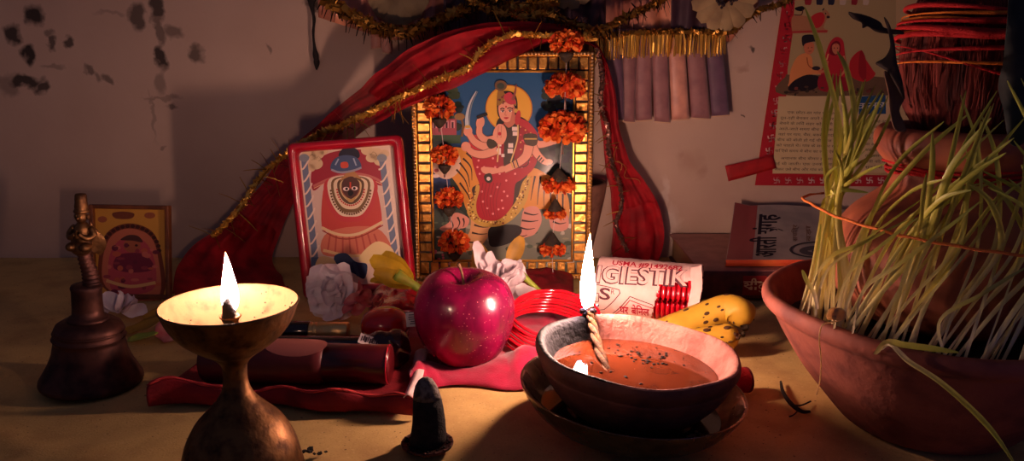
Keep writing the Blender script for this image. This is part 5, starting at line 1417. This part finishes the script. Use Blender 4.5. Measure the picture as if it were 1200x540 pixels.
# ------------------------------------------------------------------ magenta cloth under the apple
def outline(px): return [G(x, y, 0) for x, y in px]
fe = catmull([G(482, 470, 0), G(500, 458, 0), G(530, 452, 0), G(560, 453, 0), G(592, 458, 0), G(618, 456, 0), G(640, 444, 0)], 8)
be = catmull([G(470, 386, 0), G(500, 366, 0), G(540, 352, 0), G(580, 346, 0), G(620, 343, 0), G(660, 345, 0), G(692, 352, 0)], 8)
NF = len(fe) - 1
def mc(u, v):
    k = u*NF; i = min(int(k), NF-1); f = k-i
    p = fe[i].lerp(fe[i+1], f).lerp(be[i].lerp(be[i+1], f), v)
    e = min(1, v/.10)*min(1, (1-v)/.05)
    h = .0034 + .0050*max(0, noise.noise(V((p.x*40, p.y*30, 1)))) + .0034*abs(noise.noise(V((p.x*90 + p.y*60, p.y*70, 4)))) + .004*abs(sin(u*9 + v*4 + noise.noise(p*20)))*exp(-((v-.14)/.12)**2)
    h += .010*exp(-((v-.16)/.07)**2)*(.3 + .9*exp(-((u-.80)/.22)**2) + .25*exp(-((u-.1)/.12)**2))
    dx, dy = p.x + .0385, p.y - .622
    ap_ = exp(-((dx*dx + dy*dy)/(.030**2)))
    h = h*(1-ap_) + .0022*ap_
    bd_ = exp(-(((p.x-.036)**2 + (p.y-.652)**2)/(.036**2))**2)
    h = h*(1-bd_) + .003*bd_
    return V((p.x, p.y, .0008 + h*e**.6))
mb = MB(); mb.grid(mc, 90, 70)
o = mb.build('magenta_cloth', M['magenta_cloth'], solid=.0006); tag(o, 'thin magenta cloth crumpled under the apple and bangles', 'cloth')

# crumpled chunri and foil scraps between apple, flowers and frames
def crumple(name, px0, px1, yb, yf, hmax, m_, label, cat, seed, nx=44, ny=30, loops=0):
    def fn(u, v):
        px = px0 + (px1-px0)*u; p = G(px, yf + (yb-yf)*v, 0)
        e = (sin(pi*min(1, max(0, u)))*sin(pi*min(1, max(0, v))))**.5
        q_ = V((p.x*34, p.y*30, seed))
        h = hmax*e*(.45 + .55*abs(noise.noise(q_)) + .5*abs(noise.noise(q_*2.3)))
        j = noise.noise_vector(q_*1.7)*.004*e
        return V((p.x + j.x, p.y + j.y, .0035 + h))
    mb = MB(); mb.grid(fn, nx, ny)
    o = mb.build(name, m_, solid=.0005); return tag(o, label, cat)
crumple('red_scarf', 556, 672, 318, 352, .017, M['red_cloth'], 'crumpled red scarf heaped behind the bangle stack, below the goddess picture', 'scarf', 4)
pk = crumple('foil_packet', 432, 500, 334, 372, .018, M['red_foil'], 'crinkled dark red foil packet between the yellow flower and the apple', 'packet', 9, 30, 24)
mb = MB(); c_ = W(485, 374, .645)
Mx = rotm('Z', 12) @ rotm('X', 48)
mb.box(c_, (.013, .013, .0006), M=Mx, col=rgb(226, 206, 200))
for k in range(5): mb.box(c_ + Mx @ V((0, .004 - .002*k, .0005)), (.009*rnd.uniform(.6, 1), .0007, .0002), M=Mx, col=rgb(70, 54, 60))
o = mb.build('price_label', M['paper_ink']); tag(o, 'small white paper label standing between the red jar and the apple', 'label')

# ------------------------------------------------------------------ folded red cloth on the left that carries the cosmetics
rx0, rx1 = -.262, -.066
def hem(u): return .0120 + .0022*sin(u*11 + .5) + .0014*sin(u*29) + .004*exp(-((u-.10)/.12)**2) + .0028*exp(-((u-.95)/.06)**2)
def rc(u, v):
    X = rx0 + (rx1-rx0)*u; yf = .536 + .006*sin(u*5) - .006*u + .003*sin(u*17)
    zt = hem(u)
    if v < .22:
        t = v/.22; z = .0012 + (zt-.0012)*t; y = yf - .0016*sin(pi*t)
    elif v < .34:
        t = (v-.22)/.12; a = pi*t; y = yf + .0055*(1-cos(a))*.5; z = zt + .0016*sin(a) - .002*t
    else:
        t = (v-.34)/.66; y = yf + .0055 + (.128 - .05*max(0, (.28-u)/.28))*t
        z = (zt-.002)*(1-min(1, t*4)) + (.0062 + .0014*noise.noise(V((X*50, y*40, 5))))*min(1, t*4)
        X += .012*t
    return V((X, y, z))
mb = MB(); mb.grid(rc, 120, 60)
red = mb.build('folded_cloth', M['red_cloth'], solid=.0008)
tag(red, 'dark red folded cloth with a pale ruffled hem carrying the cosmetics', 'cloth')
mb = MB()
pts = [rc(k/140, .27) + V((0, -.0004, .0010 + .0009*noise.noise(V((k*.09, 0, 0))))) for k in range(141)]
mb.tube(pts, [.0012 + .0006*noise.noise(V((k*.16, 5, 0))) for k in range(141)], 7)
mb.build('ruffled_hem', M['cloth_hem'], red)
mb = MB()
def ws(u, v):
    a = G(478, 466, .014); b_ = G(497, 412, .0095)
    p = a.lerp(b_, v); s_ = .0105*(.6 + .4*v)
    return p + V((s_*(u-.5) + .0015*sin(v*5), 0, .0022*sin(u*pi) + .001*sin(v*9)))
mb.grid(ws, 8, 24); mb.build('white_lining', M['white_cloth'], red, solid=.0006)

# bottle with cap
Yb = .5635; zb = .0079 + .0168
b0 = V((-.232, Yb + .004, zb)); b1 = V((-.0905, Yb - .003, zb - .0012)); bx_ = (b1-b0).normalized()
bu = V((0, 0, 1)); bu = (bu - bx_*bu.dot(bx_)).normalized(); bv = bx_.cross(bu); BMx = basis(bu, -bv, bx_) if basis(bu, -bv, bx_).determinant() > 0 else basis(bu, bv, bx_)
bot = thing('cosmetic_bottle', (b0+b1)/2 - V((0, 0, .0168)), 'maroon cosmetic bottle with an oval label and a cylinder cap, lying nearest the front', 'bottle')
L_ = (b1-b0).length
mb = MB(); mb.lathe([(.0002, 0), (.013, .0004), (.0158, .002), (.0168, .006), (.0168, .086), (.0162, .0905), (.0145, .0935), (.0125, .0945)], b0, 40, M=BMx); mb.build('body', M['maroon_matte'], bot)
mb = MB(); mb.lathe([(.0105, .0925), (.0141, .0930), (.0146, .0942), (.0146, .1395), (.0139, .1418), (.0120, .1424), (.0002, .1424)], b0, 40, M=BMx)
mb.build('cap', M['maroon_plastic'], bot)
mb = MB(); mb.tube([b0 + BMx @ V((.0142*cos(2*pi*k/40), .0142*sin(2*pi*k/40), .1405)) for k in range(40)], .0007, 6, closed=True); mb.build('cap_rim', M['frame_red'], bot)
mb = MB()
def lb(u, v):
    r_ = sqrt(u)*1.0; a = 2*pi*v; zc = .072 + .024*r_*cos(a); an = radians(18) + 1.05*r_*sin(a)*.62
    # angle measured from the top towards the viewer
    d = bu*cos(an) + (V((0, -1, 0)))*sin(an); d.normalize()
    return b0 + bx_*zc + d*.01705
mb.grid(lb, 6, 28, cv=True); mb.build('oval_label', M['oval_label'], bot)

# slim glossy packet behind the bottle
p0 = V((-.205, .603, .0205)); p1 = V((-.088, .600, .0195)); d_ = (p1-p0)
pkd = thing('glossy_packet', (p0+p1)/2 - V((0, 0, .012)), 'long glossy black packet with a crinkled foil end behind the maroon bottle', 'packet')
mb = MB(); mb.tube([p0 + d_*(k/20) for k in range(21)], [.0098*(1 if k > 0 else .8) for k in range(21)], 20); mb.build('tube', M['black_gloss'], pkd)
mb = MB()
def bag(u, v):
    a = 2*pi*v; r_ = (.0106 + .0045*sin(u*pi*.8))*(1 - .75*max(0, (u-.75)/.25)**2)
    p = p0 + d_*(.74 + .33*u) + V((0, cos(a)*r_*.9, sin(a)*r_))
    return p + noise.noise_vector(p*140)*.0026
mb.grid(bag, 26, 26, cv=True); mb.build('foil_end', M['wrinkle_foil'], pkd)
mb = MB(); cc = p0 + d_*.80 + V((0, -.0095, .0105)); Mx = rotm('Y', 20) @ rotm('X', 42)
mb.box(cc, (.016, .0085, .0005), M=Mx, col=rgb(206, 186, 184))
for k in range(8): mb.box(cc + Mx @ V((-.006 + .0017*k, .001*(k % 2), .0004)), (.0008 + .0005*(k % 3), .0045, .0002), M=Mx, col=rgb(60, 44, 52))
mb.build('printed_tag', M['paper_ink'], pkd)

# lipstick
l0 = V((-.210, .648, .0168)); l1 = V((-.139, .650, .0162)); d_ = l1-l0
lip = thing('lipstick', (l0+l1)/2 - V((0, 0, .0095)), 'dark lipstick tube with shiny golden bands lying behind the black packet', 'lipstick')
MX = basis(V((0, 0, 1)), V((0, -1, 0)), V((1, 0, 0))); MX = MX if MX.determinant() > 0 else basis(V((0, 0, 1)), V((0, 1, 0)), V((1, 0, 0)))
mb = MB(); mb.lathe([(.0002, 0), (.0085, .0003), (.0093, .0012), (.0093, .037), (.0088, .0378), (.0002, .0378)], l0, 32, M=MX); mb.build('cap', M['black_gloss'], lip)
mb = MB(); mb.lathe([(.0080, .0378), (.0084, .0382), (.0084, .0400), (.0078, .0404), (.0078, .0412), (.0084, .0416), (.0084, .0436), (.0078, .0440), (.0078, .0448), (.0085, .0452), (.0086, .070), (.0080, .0708), (.0002, .0708)], l0, 32, M=MX); mb.build('gold_base', M['lip_gold'], lip)
# red domed jar
JC = V((-.1085, .652, .0075)); mb = MB()
jar = thing('red_jar', JC, 'round glossy red pot of vermilion beside the golden lipstick', 'jar')
mb = MB(); mb.lathe([(.0002, 0), (.016, 0), (.0195, .003), (.0205, .009), (.0203, .0115)], JC, 40); mb.build('base', M['red_gloss'], jar)
mb = MB(); mb.lathe([(.0207, .0112), (.0209, .0135), (.0204, .018), (.0180, .0232), (.0130, .0268), (.0065, .0285), (.0002, .0288)], JC, 40); mb.build('domed_lid', M['red_gloss'], jar)

# ------------------------------------------------------------------ flowers
def blossom(name, c, specs, m_, label, crumple=0):
    t = thing(name, V((c.x, c.y, min(c.z, .006))), label, 'flower')
    mb = MB()
    for i, (off, d, nr, L, w_, cu_, cp) in enumerate(specs):
        petal(mb, c + V(off), d, nr, L, w_, cu_, cp, nu=9, nv=6, crumple=crumple, seed=i*3.1)
    mb.build('petals', M[m_], t); return t
# big white flower behind the apple
c = W(590, 326, .752)
sp_l = []
for k in range(13):
    a = 2*pi*k/13 + .3; el = .25 + .5*((k*7) % 5)/5
    sp_l.append(((0, 0, 0), (cos(a)*cos(el)*.9 + .25, -abs(sin(a))*.7 - .25, sin(a)*.75 + .35), (rnd.gauss(0, .4), -.9, .5), .026 + .006*((k*3) % 4)/4, .021, rnd.uniform(-.9, .5), .4))
for k in range(7):
    a = 2*pi*k/7; sp_l.append(((.006, -.006, .006), (cos(a)*.6 + .2, -.8, sin(a)*.6 + .3), (sin(a), -.3, cos(a)), .018, .015, .9, .5))
sp_l += [((-.016, .002, -.004), (-.28, -.1, 1), (.3, -1, 0), .046, .014, .35, .35), ((-.006, 0, -.004), (-.30, -.2, 1), (.5, -1, 0), .036, .012, .3, .4), ((-.004, -.004, 0), (.5, -.6, .25), (0, -.6, 1), .034, .022, .5, .4), ((.010, -.012, -.006), (.75, -.55, -.35), (.3, -.6, .7), .030, .020, .4, .4), ((.0, -.012, -.012), (.3, -.8, -.4), (0, -.5, .8), .028, .022, .5, .35)]
wf_ = blossom('white_flower', c, sp_l, 'petal_white', 'large white flower with crumpled petals standing behind the apple', .004)
mb = MB()
petal(mb, c + V((-.018, .006, -.006)), (-.15, .1, 1), (0, -1, 0), .040, .020, .3, .3); petal(mb, c + V((.006, .008, .012)), (.35, .1, .8), (0, -1, .2), .030, .016, -.4, .3); petal(mb, c + V((-.022, .006, -.01)), (-.6, 0, .6), (0, -1, 0), .022, .016, .4, .3)
mb.build('yellow_leaves', M['leaf_yellow'], wf_)
mb = MB(); mb.tube(catmull([c + V((.016, -.002, .006)), c + V((.026, -.004, -.003)), c + V((.037, -.005, -.013))], 5), [.0038, .0037, .0035, .0033, .003, .0028, .0026, .0025, .0024, .0024, .0023], 10); mb.build('stalk', M['petal_green'], wf_)
# yellow trumpet flower
c = W(488, 336, .735)
yf_ = blossom('yellow_flower', c, [((-.006, 0, .004), (-.8, -.15, .62), (.3, -1, .3), .044, .020, -.25, .5), ((-.004, -.002, .002), (-.95, -.25, .35), (.2, -.8, .6), .040, .018, .3, .5), ((-.005, .002, .004), (-.72, .2, .75), (.3, -1, .2), .042, .018, -.5, .5), ((-.006, -.003, .002), (-.9, -.3, .5), (0, -.5, 1), .038, .016, -.8, .5)], 'petal_yellow', 'pale yellow trumpet flower lying against the red picture frame', .0015)
mb = MB(); mb.tube(catmull([c + V((-.020, -.001, .013)), c + V((-.010, -.001, .0065)), c, c + V((.006, 0, -.005))], 5), [.0075, .0072, .0068, .0064, .006, .0056, .0052, .0048, .0045, .0042, .004, .0038, .0036, .0034, .003, .0026], 12); mb.build('flower_tube', M['petal_green'], yf_)
# white crumpled flower left of it
c = W(392, 338, .742)
sp_l = []
for k in range(12):
    a = 2*pi*k/12; sp_l.append(((cos(a)*.004, -.002, sin(a)*.006 - .002), (cos(a), -.45, sin(a)*.9 + .1), (0, -1, .25), .026, .024, rnd.uniform(-.8, .8), .35))
for k in range(6): sp_l.append(((rnd.gauss(0, .006), -.006, rnd.gauss(0, .006)), (rnd.gauss(0, 1), -.8, rnd.gauss(.2, 1)), (0, -1, .4), .02, .018, .9, .5))
blossom('white_flower', c, sp_l, 'petal_white', 'crumpled white flower lying in front of the red-framed picture', .005)
c = W(428, 352, .72)
sp_l = [((rnd.gauss(0, .007), rnd.gauss(0, .004), rnd.gauss(0, .004)), (rnd.gauss(0, 1), -.6, rnd.gauss(.4, .7)), (0, -.7, .7), rnd.uniform(.014, .024), rnd.uniform(.007, .012), rnd.uniform(-1.2, 1.2), .5) for k in range(12)]
blossom('pink_flower', c, sp_l, 'petal_pink', 'withered pink flower between the white flower and the red jar', .003)
c = W(600, 336, .70); c.z = max(c.z, .014)
# at the far left, below the small picture
c = G(143, 360, .008)
sp_l = []
for k in range(10):
    a = 2*pi*k/10; sp_l.append(((cos(a)*.006, -.003, 0), (cos(a)*1.1, -.5, abs(sin(a))*.6 + .1), (0, -.6, .8), .022, .018, rnd.uniform(-.9, .7), .35))
blossom('white_flower', c, sp_l, 'petal_white', 'small white flower lying at the foot of the small picture behind the bell', .004)
def loose(px, py, d, nr, L, w_, m_, name, label, cat='petal', cu_=.4):
    mb = MB(); b_ = G(px, py, .003); petal(mb, b_, d, nr, L, w_, cu_, .3, nu=9, nv=6, crumple=.002, seed=px)
    zmin = min(p.z for p in mb.v)
    for p in mb.v: p.z += .0008 - zmin
    o = mb.build(name, M[m_], solid=.0005); return tag(o, label, cat)
loose(142, 388, (1, .25, .1), (0, -.2, 1), .044, .017, 'leaf_yellow', 'yellow_petal', 'long yellow petal lying just right of the bell', cu_=.5)
loose(168, 372, (.8, .5, .2), (.1, -.2, 1), .034, .016, 'leaf_yellow', 'yellow_petal', 'short yellow petal between the small picture and the brass lamp')
loose(150, 396, (1, -.1, .08), (0, -.3, 1), .030, .012, 'petal_green', 'green_petal', 'greenish yellow petal nearest the shoulder of the bell')
loose(186, 398, (.5, .8, .5), (.4, -.6, .6), .030, .022, 'petal_pink', 'pink_petal', 'crumpled pink petal left of the brass lamp bowl')

# ------------------------------------------------------------------ clay pot of wheatgrass, water pot, coconut
PC = V((.290, .522, 0))
pot = thing('wheatgrass_pot', PC, 'broad clay bowl of soil sprouting pale wheatgrass around a water pot', 'plant pot')
def pfn(p, a): return V((p.x*(1+.010*sin(3*a+1)), p.y*(1+.012*sin(2*a)), p.z + .0012*sin(4*a)*(p.z/.08)))
prof = catmull([(.054, 0, 0), (.058, 0, .002), (.070, 0, .016), (.086, 0, .036), (.099, 0, .057), (.106, 0, .070), (.1085, 0, .0735), (.113, 0, .077), (.1150, 0, .0815), (.1140, 0, .086), (.1105, 0, .0875), (.1070, 0, .086), (.104, 0, .080), (.101, 0, .070), (.097, 0, .058)], 4)
mb = MB(); mb.lathe([(p.x, p.z) for p in prof], PC, 96, fn=pfn, cap=(1, 0)); mb.build('bowl', M['clay_pot'], pot)
mb = MB()
def soilf(u, v):
    a = 2*pi*v; r = .030 + .0675*u; p = V((r*cos(a), r*sin(a), 0)); return PC + V((p.x, p.y, .0645 + .004*noise.noise(V((p.x*90, p.y*90, 0))) - (.002 if u > .96 else 0)))
mb.grid(soilf, 14, 72, cv=True); mb.build('soil', M['soil'], pot)
KC = V((.300, .533, .0690))
kal = thing('kalash', KC, 'round brown clay water pot standing in the wheatgrass bowl', 'water pot')
kp = catmull([(.040, 0, 0), (.060, 0, .006), (.0735, 0, .022), (.078, 0, .040), (.0755, 0, .058), (.066, 0, .074), (.053, 0, .085), (.0455, 0, .092), (.0435, 0, .099), (.0445, 0, .106), (.0505, 0, .113), (.0545, 0, .120), (.0552, 0, .127), (.0530, 0, .132), (.0485, 0, .1335), (.0445, 0, .131), (.042, 0, .122), (.0400, 0, .108), (.041, 0, .095)], 4)
mb = MB(); mb.lathe([(p.x, p.z) for p in kp], KC, 80); mb.build('body', M['kalash_clay'], kal)
mb = MB()
for k, (r_, z_) in enumerate(((.0446, .1035), (.0450, .1055), (.0470, .109))):
    mb.tube([KC + V((r_*cos(2*pi*i/60)*1.015, r_*sin(2*pi*i/60)*1.015, z_ + .0012*sin(i*.4+k))) for i in range(60)], .0011, 6, closed=True)
mb.build('red_neck_thread', M['mauli_red'], kal)
CC = KC + V((0, 0, .1265)); CO = V((CC.x + .001, CC.y, CC.z + .052))
mb = MB()
def cofn(p):
    a = atan2(p.y, p.x); s_ = .0012*sin(a*31 + sin(p.z*60)*1.5) + .0007*sin(a*67 + p.z*40)
    r_ = sqrt(p.x*p.x + p.y*p.y) + 1e-6; k = 1 + s_/max(r_, .012)
    k *= 1 + .10*(1 - (p.z/.07)**2)*.2
    return V((p.x*k, p.y*k, p.z))
coc = thing('coconut', CC, 'hairy red-stained coconut wrapped with thread on the water pot', 'coconut')
mb.ell(CO, (.0432, .0432, .068), 130, 40, fn=cofn); mb.build('husk', M['husk'], coc)
mb = MB()
for k in range(420):
    a = rnd.uniform(-pi, 0) + rnd.gauss(0, .2); z0 = rnd.uniform(-.048, .05); pts = []
    for i in range(6):
        z = z0 + .0055*i; rr_ = .0440*sqrt(max(.02, 1-(z/.069)**2)) + .0006 + rnd.uniform(0, .0010)
        a += rnd.gauss(0, .014); pts.append(CO + V((rr_*cos(a), rr_*sin(a), z)))
    mb.tube(pts, .00032, 4, caps=False)
x = mb.build('loose_fibres', M['husk'], coc); x['kind'] = 'stuff'
# sacred thread windings
ml = thing('mauli_thread', CO + V((0, 0, .0)), 'red and yellow thread wound around the coconut', 'thread')
def wind(z0, slope, turns, rad, mname, ph, amp=.0015, a0=0):
    pts = []
    N = int(70*turns)
    for i in range(N+1):
        a = a0 + 2*pi*i/70; z = z0 + slope*cos(a+ph) + amp*sin(2.3*a)
        rr_ = .0446*sqrt(max(.05, 1-(z/.069)**2))*1.02 + .0022 + rad*.9
        pts.append(CO + V((rr_*cos(a), rr_*sin(a), z)))
    return pts
for mname, part, lst in (('mauli_red', 'red_strands', [(.0225, .002, .0026, .2), (.0165, -.002, .0027, 1.2), (.0105, .003, .0020, 2.2), (.0285, .002, .0016, 3.1), (.004, .005, .0014, .9), (-.006, -.012, .0011, .4)]),
                         ('mauli_yellow', 'yellow_strands', [(.0265, .002, .0014, .5), (.0135, .003, .0015, 1.6), (.0195, .003, .0012, 2.6), (-.004, .0025, .0010, 1.1)])):
    mb = MB()
    for z0, sl, rad, ph in lst:
        mb.tube(wind(z0, sl, 1, rad, mname, ph)[:-1], [rad*(.7 + .35*sin(i*.13+ph)) for i in range(70)], 8, closed=True)
    mb.build(part, M[mname], ml)

# leaves in the mouth of the water pot
def leaf(name, pts, w_, nr, m_, label, fold=.18, tw=None):
    p_ = catmull(pts, 6); n = len(p_)
    ws_ = [w_*(sin(pi*(.04 + .93*i/(n-1)))**.75) for i in range(n)]
    nn = nr if isinstance(nr, list) else [V(nr)]*n
    if isinstance(nr, list) and len(nr) == 2: nn = [V(nr[0]).lerp(V(nr[1]), i/(n-1)) for i in range(n)]
    mb = MB(); mb.ribbon(p_, ws_, nn, fold=fold)
    o = mb.build(name, M[m_], solid=.0005); return tag(o, label, 'leaf')
def leaf_sheet(px, Y, m_, label, bow=.006, seed=0, smooth=True):
    q = catmull([V((x, y, 0)) for x, y in px], 4, closed=True) if smooth else [V((x, y, 0)) for x, y in px]
    bm = bmesh.new(); vs = [bm.verts.new(p) for p in q]
    for t in tessellate_polygon([q]): bm.faces.new([vs[k] for k in t])
    bmesh.ops.subdivide_edges(bm, edges=bm.edges[:], cuts=2, use_grid_fill=True)
    bm.verts.index_update()
    mb = MB()
    vv = [W(v.co.x, v.co.y, Y + bow*(sin(v.co.y*.045 + seed) + .8*sin(v.co.x*.11 + seed*2) + .5*noise.noise(V((v.co.x*.05, v.co.y*.05, seed))))) for v in bm.verts]
    mb.add(vv, [tuple(v.index for v in f.verts) for f in bm.faces]); bm.free()
    o = mb.build('mango_leaf', M[m_], solid=.0006); return tag(o, label, 'leaf')
leaf_sheet([(1036, 20), (1043, 30), (1048, 48), (1051, 72), (1057, 94), (1060, 116), (1052, 104), (1042, 86), (1034, 80), (1026, 74), (1037, 67), (1043, 55), (1041, 38)], .484, 'dry_leaf', 'dark folded leaf with a sharp side point standing beside the coconut', .004, 1)
leaf_sheet([(1036, 84), (1044, 88), (1054, 98), (1060, 114), (1054, 130), (1062, 152), (1049, 152), (1043, 130), (1041, 108)], .479, 'dry_leaf_pale', 'pale brown shrivelled leaf curling at the neck of the water pot', .003, 2.5)
leaf_sheet([(994, 14), (1004, 16), (1018, 19), (1031, 26), (1037, 33), (1056, 36), (1058, 40), (1038, 39), (1026, 37), (1017, 31), (1011, 33), (1010, 27), (1001, 22)], .486, 'dry_leaf', 'narrow dark leaf pointing sideways from the coconut towards the poster', .003, .4)
leaf_sheet([(1188, -20), (1180, 30), (1176, 70), (1170, 100), (1176, 130), (1184, 168), (1204, 160), (1226, 80), (1232, -20)], .462, 'green_leaf', 'broad dark green leaf leaning on the coconut at the edge of the picture', .005, 3)

# wheatgrass shoots
r3 = random.Random(21)
GC = [rgb(232, 218, 190), rgb(226, 212, 140), rgb(204, 196, 92), rgb(176, 178, 76), rgb(146, 156, 66)]
def gcol(t):
    t = max(0, min(.999, t))*4; i = int(t); f = t-i
    return tuple(GC[i][k]*(1-f) + GC[i+1][k]*f for k in range(3)) + (1,)
def shoot(pts, w_, bias=0, nr=None):
    p_ = catmull(pts, 9); n = len(p_)
    ws_ = [w_*(.62 + .38*min(1, i/(n*.35)))*(1 if i < n*.72 else max(.06, 1 - ((i-n*.72)/(n*.28))**1.7)) for i in range(n)]
    mb = MB(); mb.ribbon(p_, ws_, nr or V((r3.gauss(0, .4), -1, r3.gauss(0, .3))), c=[gcol(i/(n-1)*1.05 + bias) for i in range(n)], fold=.22)
    return mb.build('shoot', M['grass'], pot)
def sp3(deg, r, z): a = radians(deg); return PC + V((r*cos(a), r*sin(a), z))
def kr(deg, r, z): a = radians(deg); return V((KC.x + r*cos(a), KC.y + r*sin(a), z))
TIEZ = .150
def tiez(deg): return .1505 - .004*sin(radians(deg-180))*0 - .010*max(0, (deg-185)/75)
# upright sheaf on the left
for k in range(27):
    deg = r3.uniform(176, 214); b_ = sp3(deg, r3.uniform(.085, .098), .063)
    td = 184 + (deg-176)*.20 + r3.gauss(0, 2.2); tp_ = kr(td, r3.uniform(.0875, .0930), tiez(td) + r3.gauss(0, .001))
    tx = r3.uniform(962, 1052); ty = 235 - r3.random()**.7*165 + abs(tx-1000)*.35
    tip = W(tx, ty, r3.uniform(.485, .54))
    mid = tp_.lerp(tip, .5) + V((r3.gauss(0, .003), r3.gauss(0, .003), .006))
    shoot([b_, b_.lerp(tp_, .5) + V((r3.gauss(0, .003), -.004, 0)), tp_, mid, tip], r3.uniform(.0022, .0036), r3.uniform(-.05, .06))
# two long ones that cross the poster
shoot([sp3(200, .092, .063), kr(187, .092, .151), W(985, 160, .5), W(962, 60, .505), W(943, 8, .51)], .0036, .05)
shoot([sp3(192, .090, .063), kr(188, .0905, .151), W(1000, 150, .5), W(994, 88, .5), W(981, 60, .5)], .0034, .05)
# the leaning mass on the right
for k in range(48):
    deg = r3.uniform(200, 285); b_ = sp3(deg, r3.uniform(.078, .100), .063)
    td = min(278, deg + r3.uniform(4, 26)); tp_ = kr(td, r3.uniform(.086, .0955), tiez(td) + r3.gauss(0, .0015))
    f = (deg-200)/85
    tx = 1075 + f*110 + r3.uniform(-20, 120); ty = 245 - r3.random()*(130 + 75*f) + max(0, (tx-1180))*.1
    tip = W(tx, ty, r3.uniform(.40, .47))
    mid = tp_.lerp(tip, .5) + V((r3.gauss(0, .003), -.004, .008))
    shoot([b_, b_.lerp(tp_, .5) + V((-.002, -.003, .002)), tp_, mid, tip], r3.uniform(.0020, .0034), r3.uniform(-.08, .06))
# a few low slanting ones that escape the tie
for (bd, pts) in ((196, [(965, 325), (1000, 292), (1040, 262), (1085, 230)]), (206, [(990, 330), (1030, 290), (1075, 255)]), (214, [(1010, 345), (1050, 312), (1100, 275), (1150, 235)]), (190, [(955, 330), (975, 300), (1010, 285), (1062, 258)]), (182, [(952, 330), (958, 300), (962, 262)]), (250, [(1100, 380), (1150, 345), (1204, 312)])):
    shoot([sp3(bd, .098, .064)] + [W(x, y, .435 if bd > 200 else .47) for x, y in pts], .0028, -.05)
# the bent shoot that hangs over the rim and its broken leaf
b_ = sp3(222, .100, .066)
shoot([b_, W(1040, 404, .428), W(1066, 424, .420), W(1100, 446, .412), W(1135, 476, .405), W(1165, 508, .398), W(1192, 548, .39)], .0034, -.1)
shoot([b_ + V((.001, 0, 0)), W(1036, 402, .424), W(1060, 404, .420), W(1090, 408, .418), W(1124, 413, .416)], .0042, .1)
shoot([W(958, 362, .47), W(954, 344, .466), W(946, 330, .466), W(940, 316, .47)], .0026, -.2)
# a fallen root thread over the rim
mb = MB(); mb.tube(catmull([W(985, 376, .438), W(972, 378, .436), W(963, 382, .435), W(960, 398, .432), W(962, 420, .440), W(961, 445, .455), W(957, 462, .47)], 6), .00045, 5)
mb.build('root_thread', M['seed'], pot)
mb = MB(); c = W(977, 364, .447)
petal(mb, c + V((0, 0, -.004)), (-.5, -.2, .8), (0, -1, .3), .0085, .0085, .5, .4); petal(mb, c + V((0, 0, -.004)), (.6, -.2, .7), (0, -1, .3), .0080, .0085, .5, .4); mb.tube([c + V((0, 0, -.003)), c + V((.0005, 0, -.008))], [.0016, .0008], 6)
o = mb.build('fallen_petal', M['seed'], solid=.0005); tag(o, 'heart-shaped cream petal lying on the rim of the wheatgrass bowl', 'petal')
# orange thread that ties the shoots
mb = MB(); pts = [kr(d, .0985 + .0005*sin(d*.2), tiez(d) + .0003*sin(d*.5)) for d in range(168, 300, 3)]
pts = [kr(150, .085, .150), kr(160, .093, .151)] + pts + [kr(310, .09, tiez(300))]
mb.tube(pts, .00095, 8); o = mb.build('tie_thread', M['tie_thread']); tag(o, 'orange thread tied around the wheatgrass shoots', 'thread')
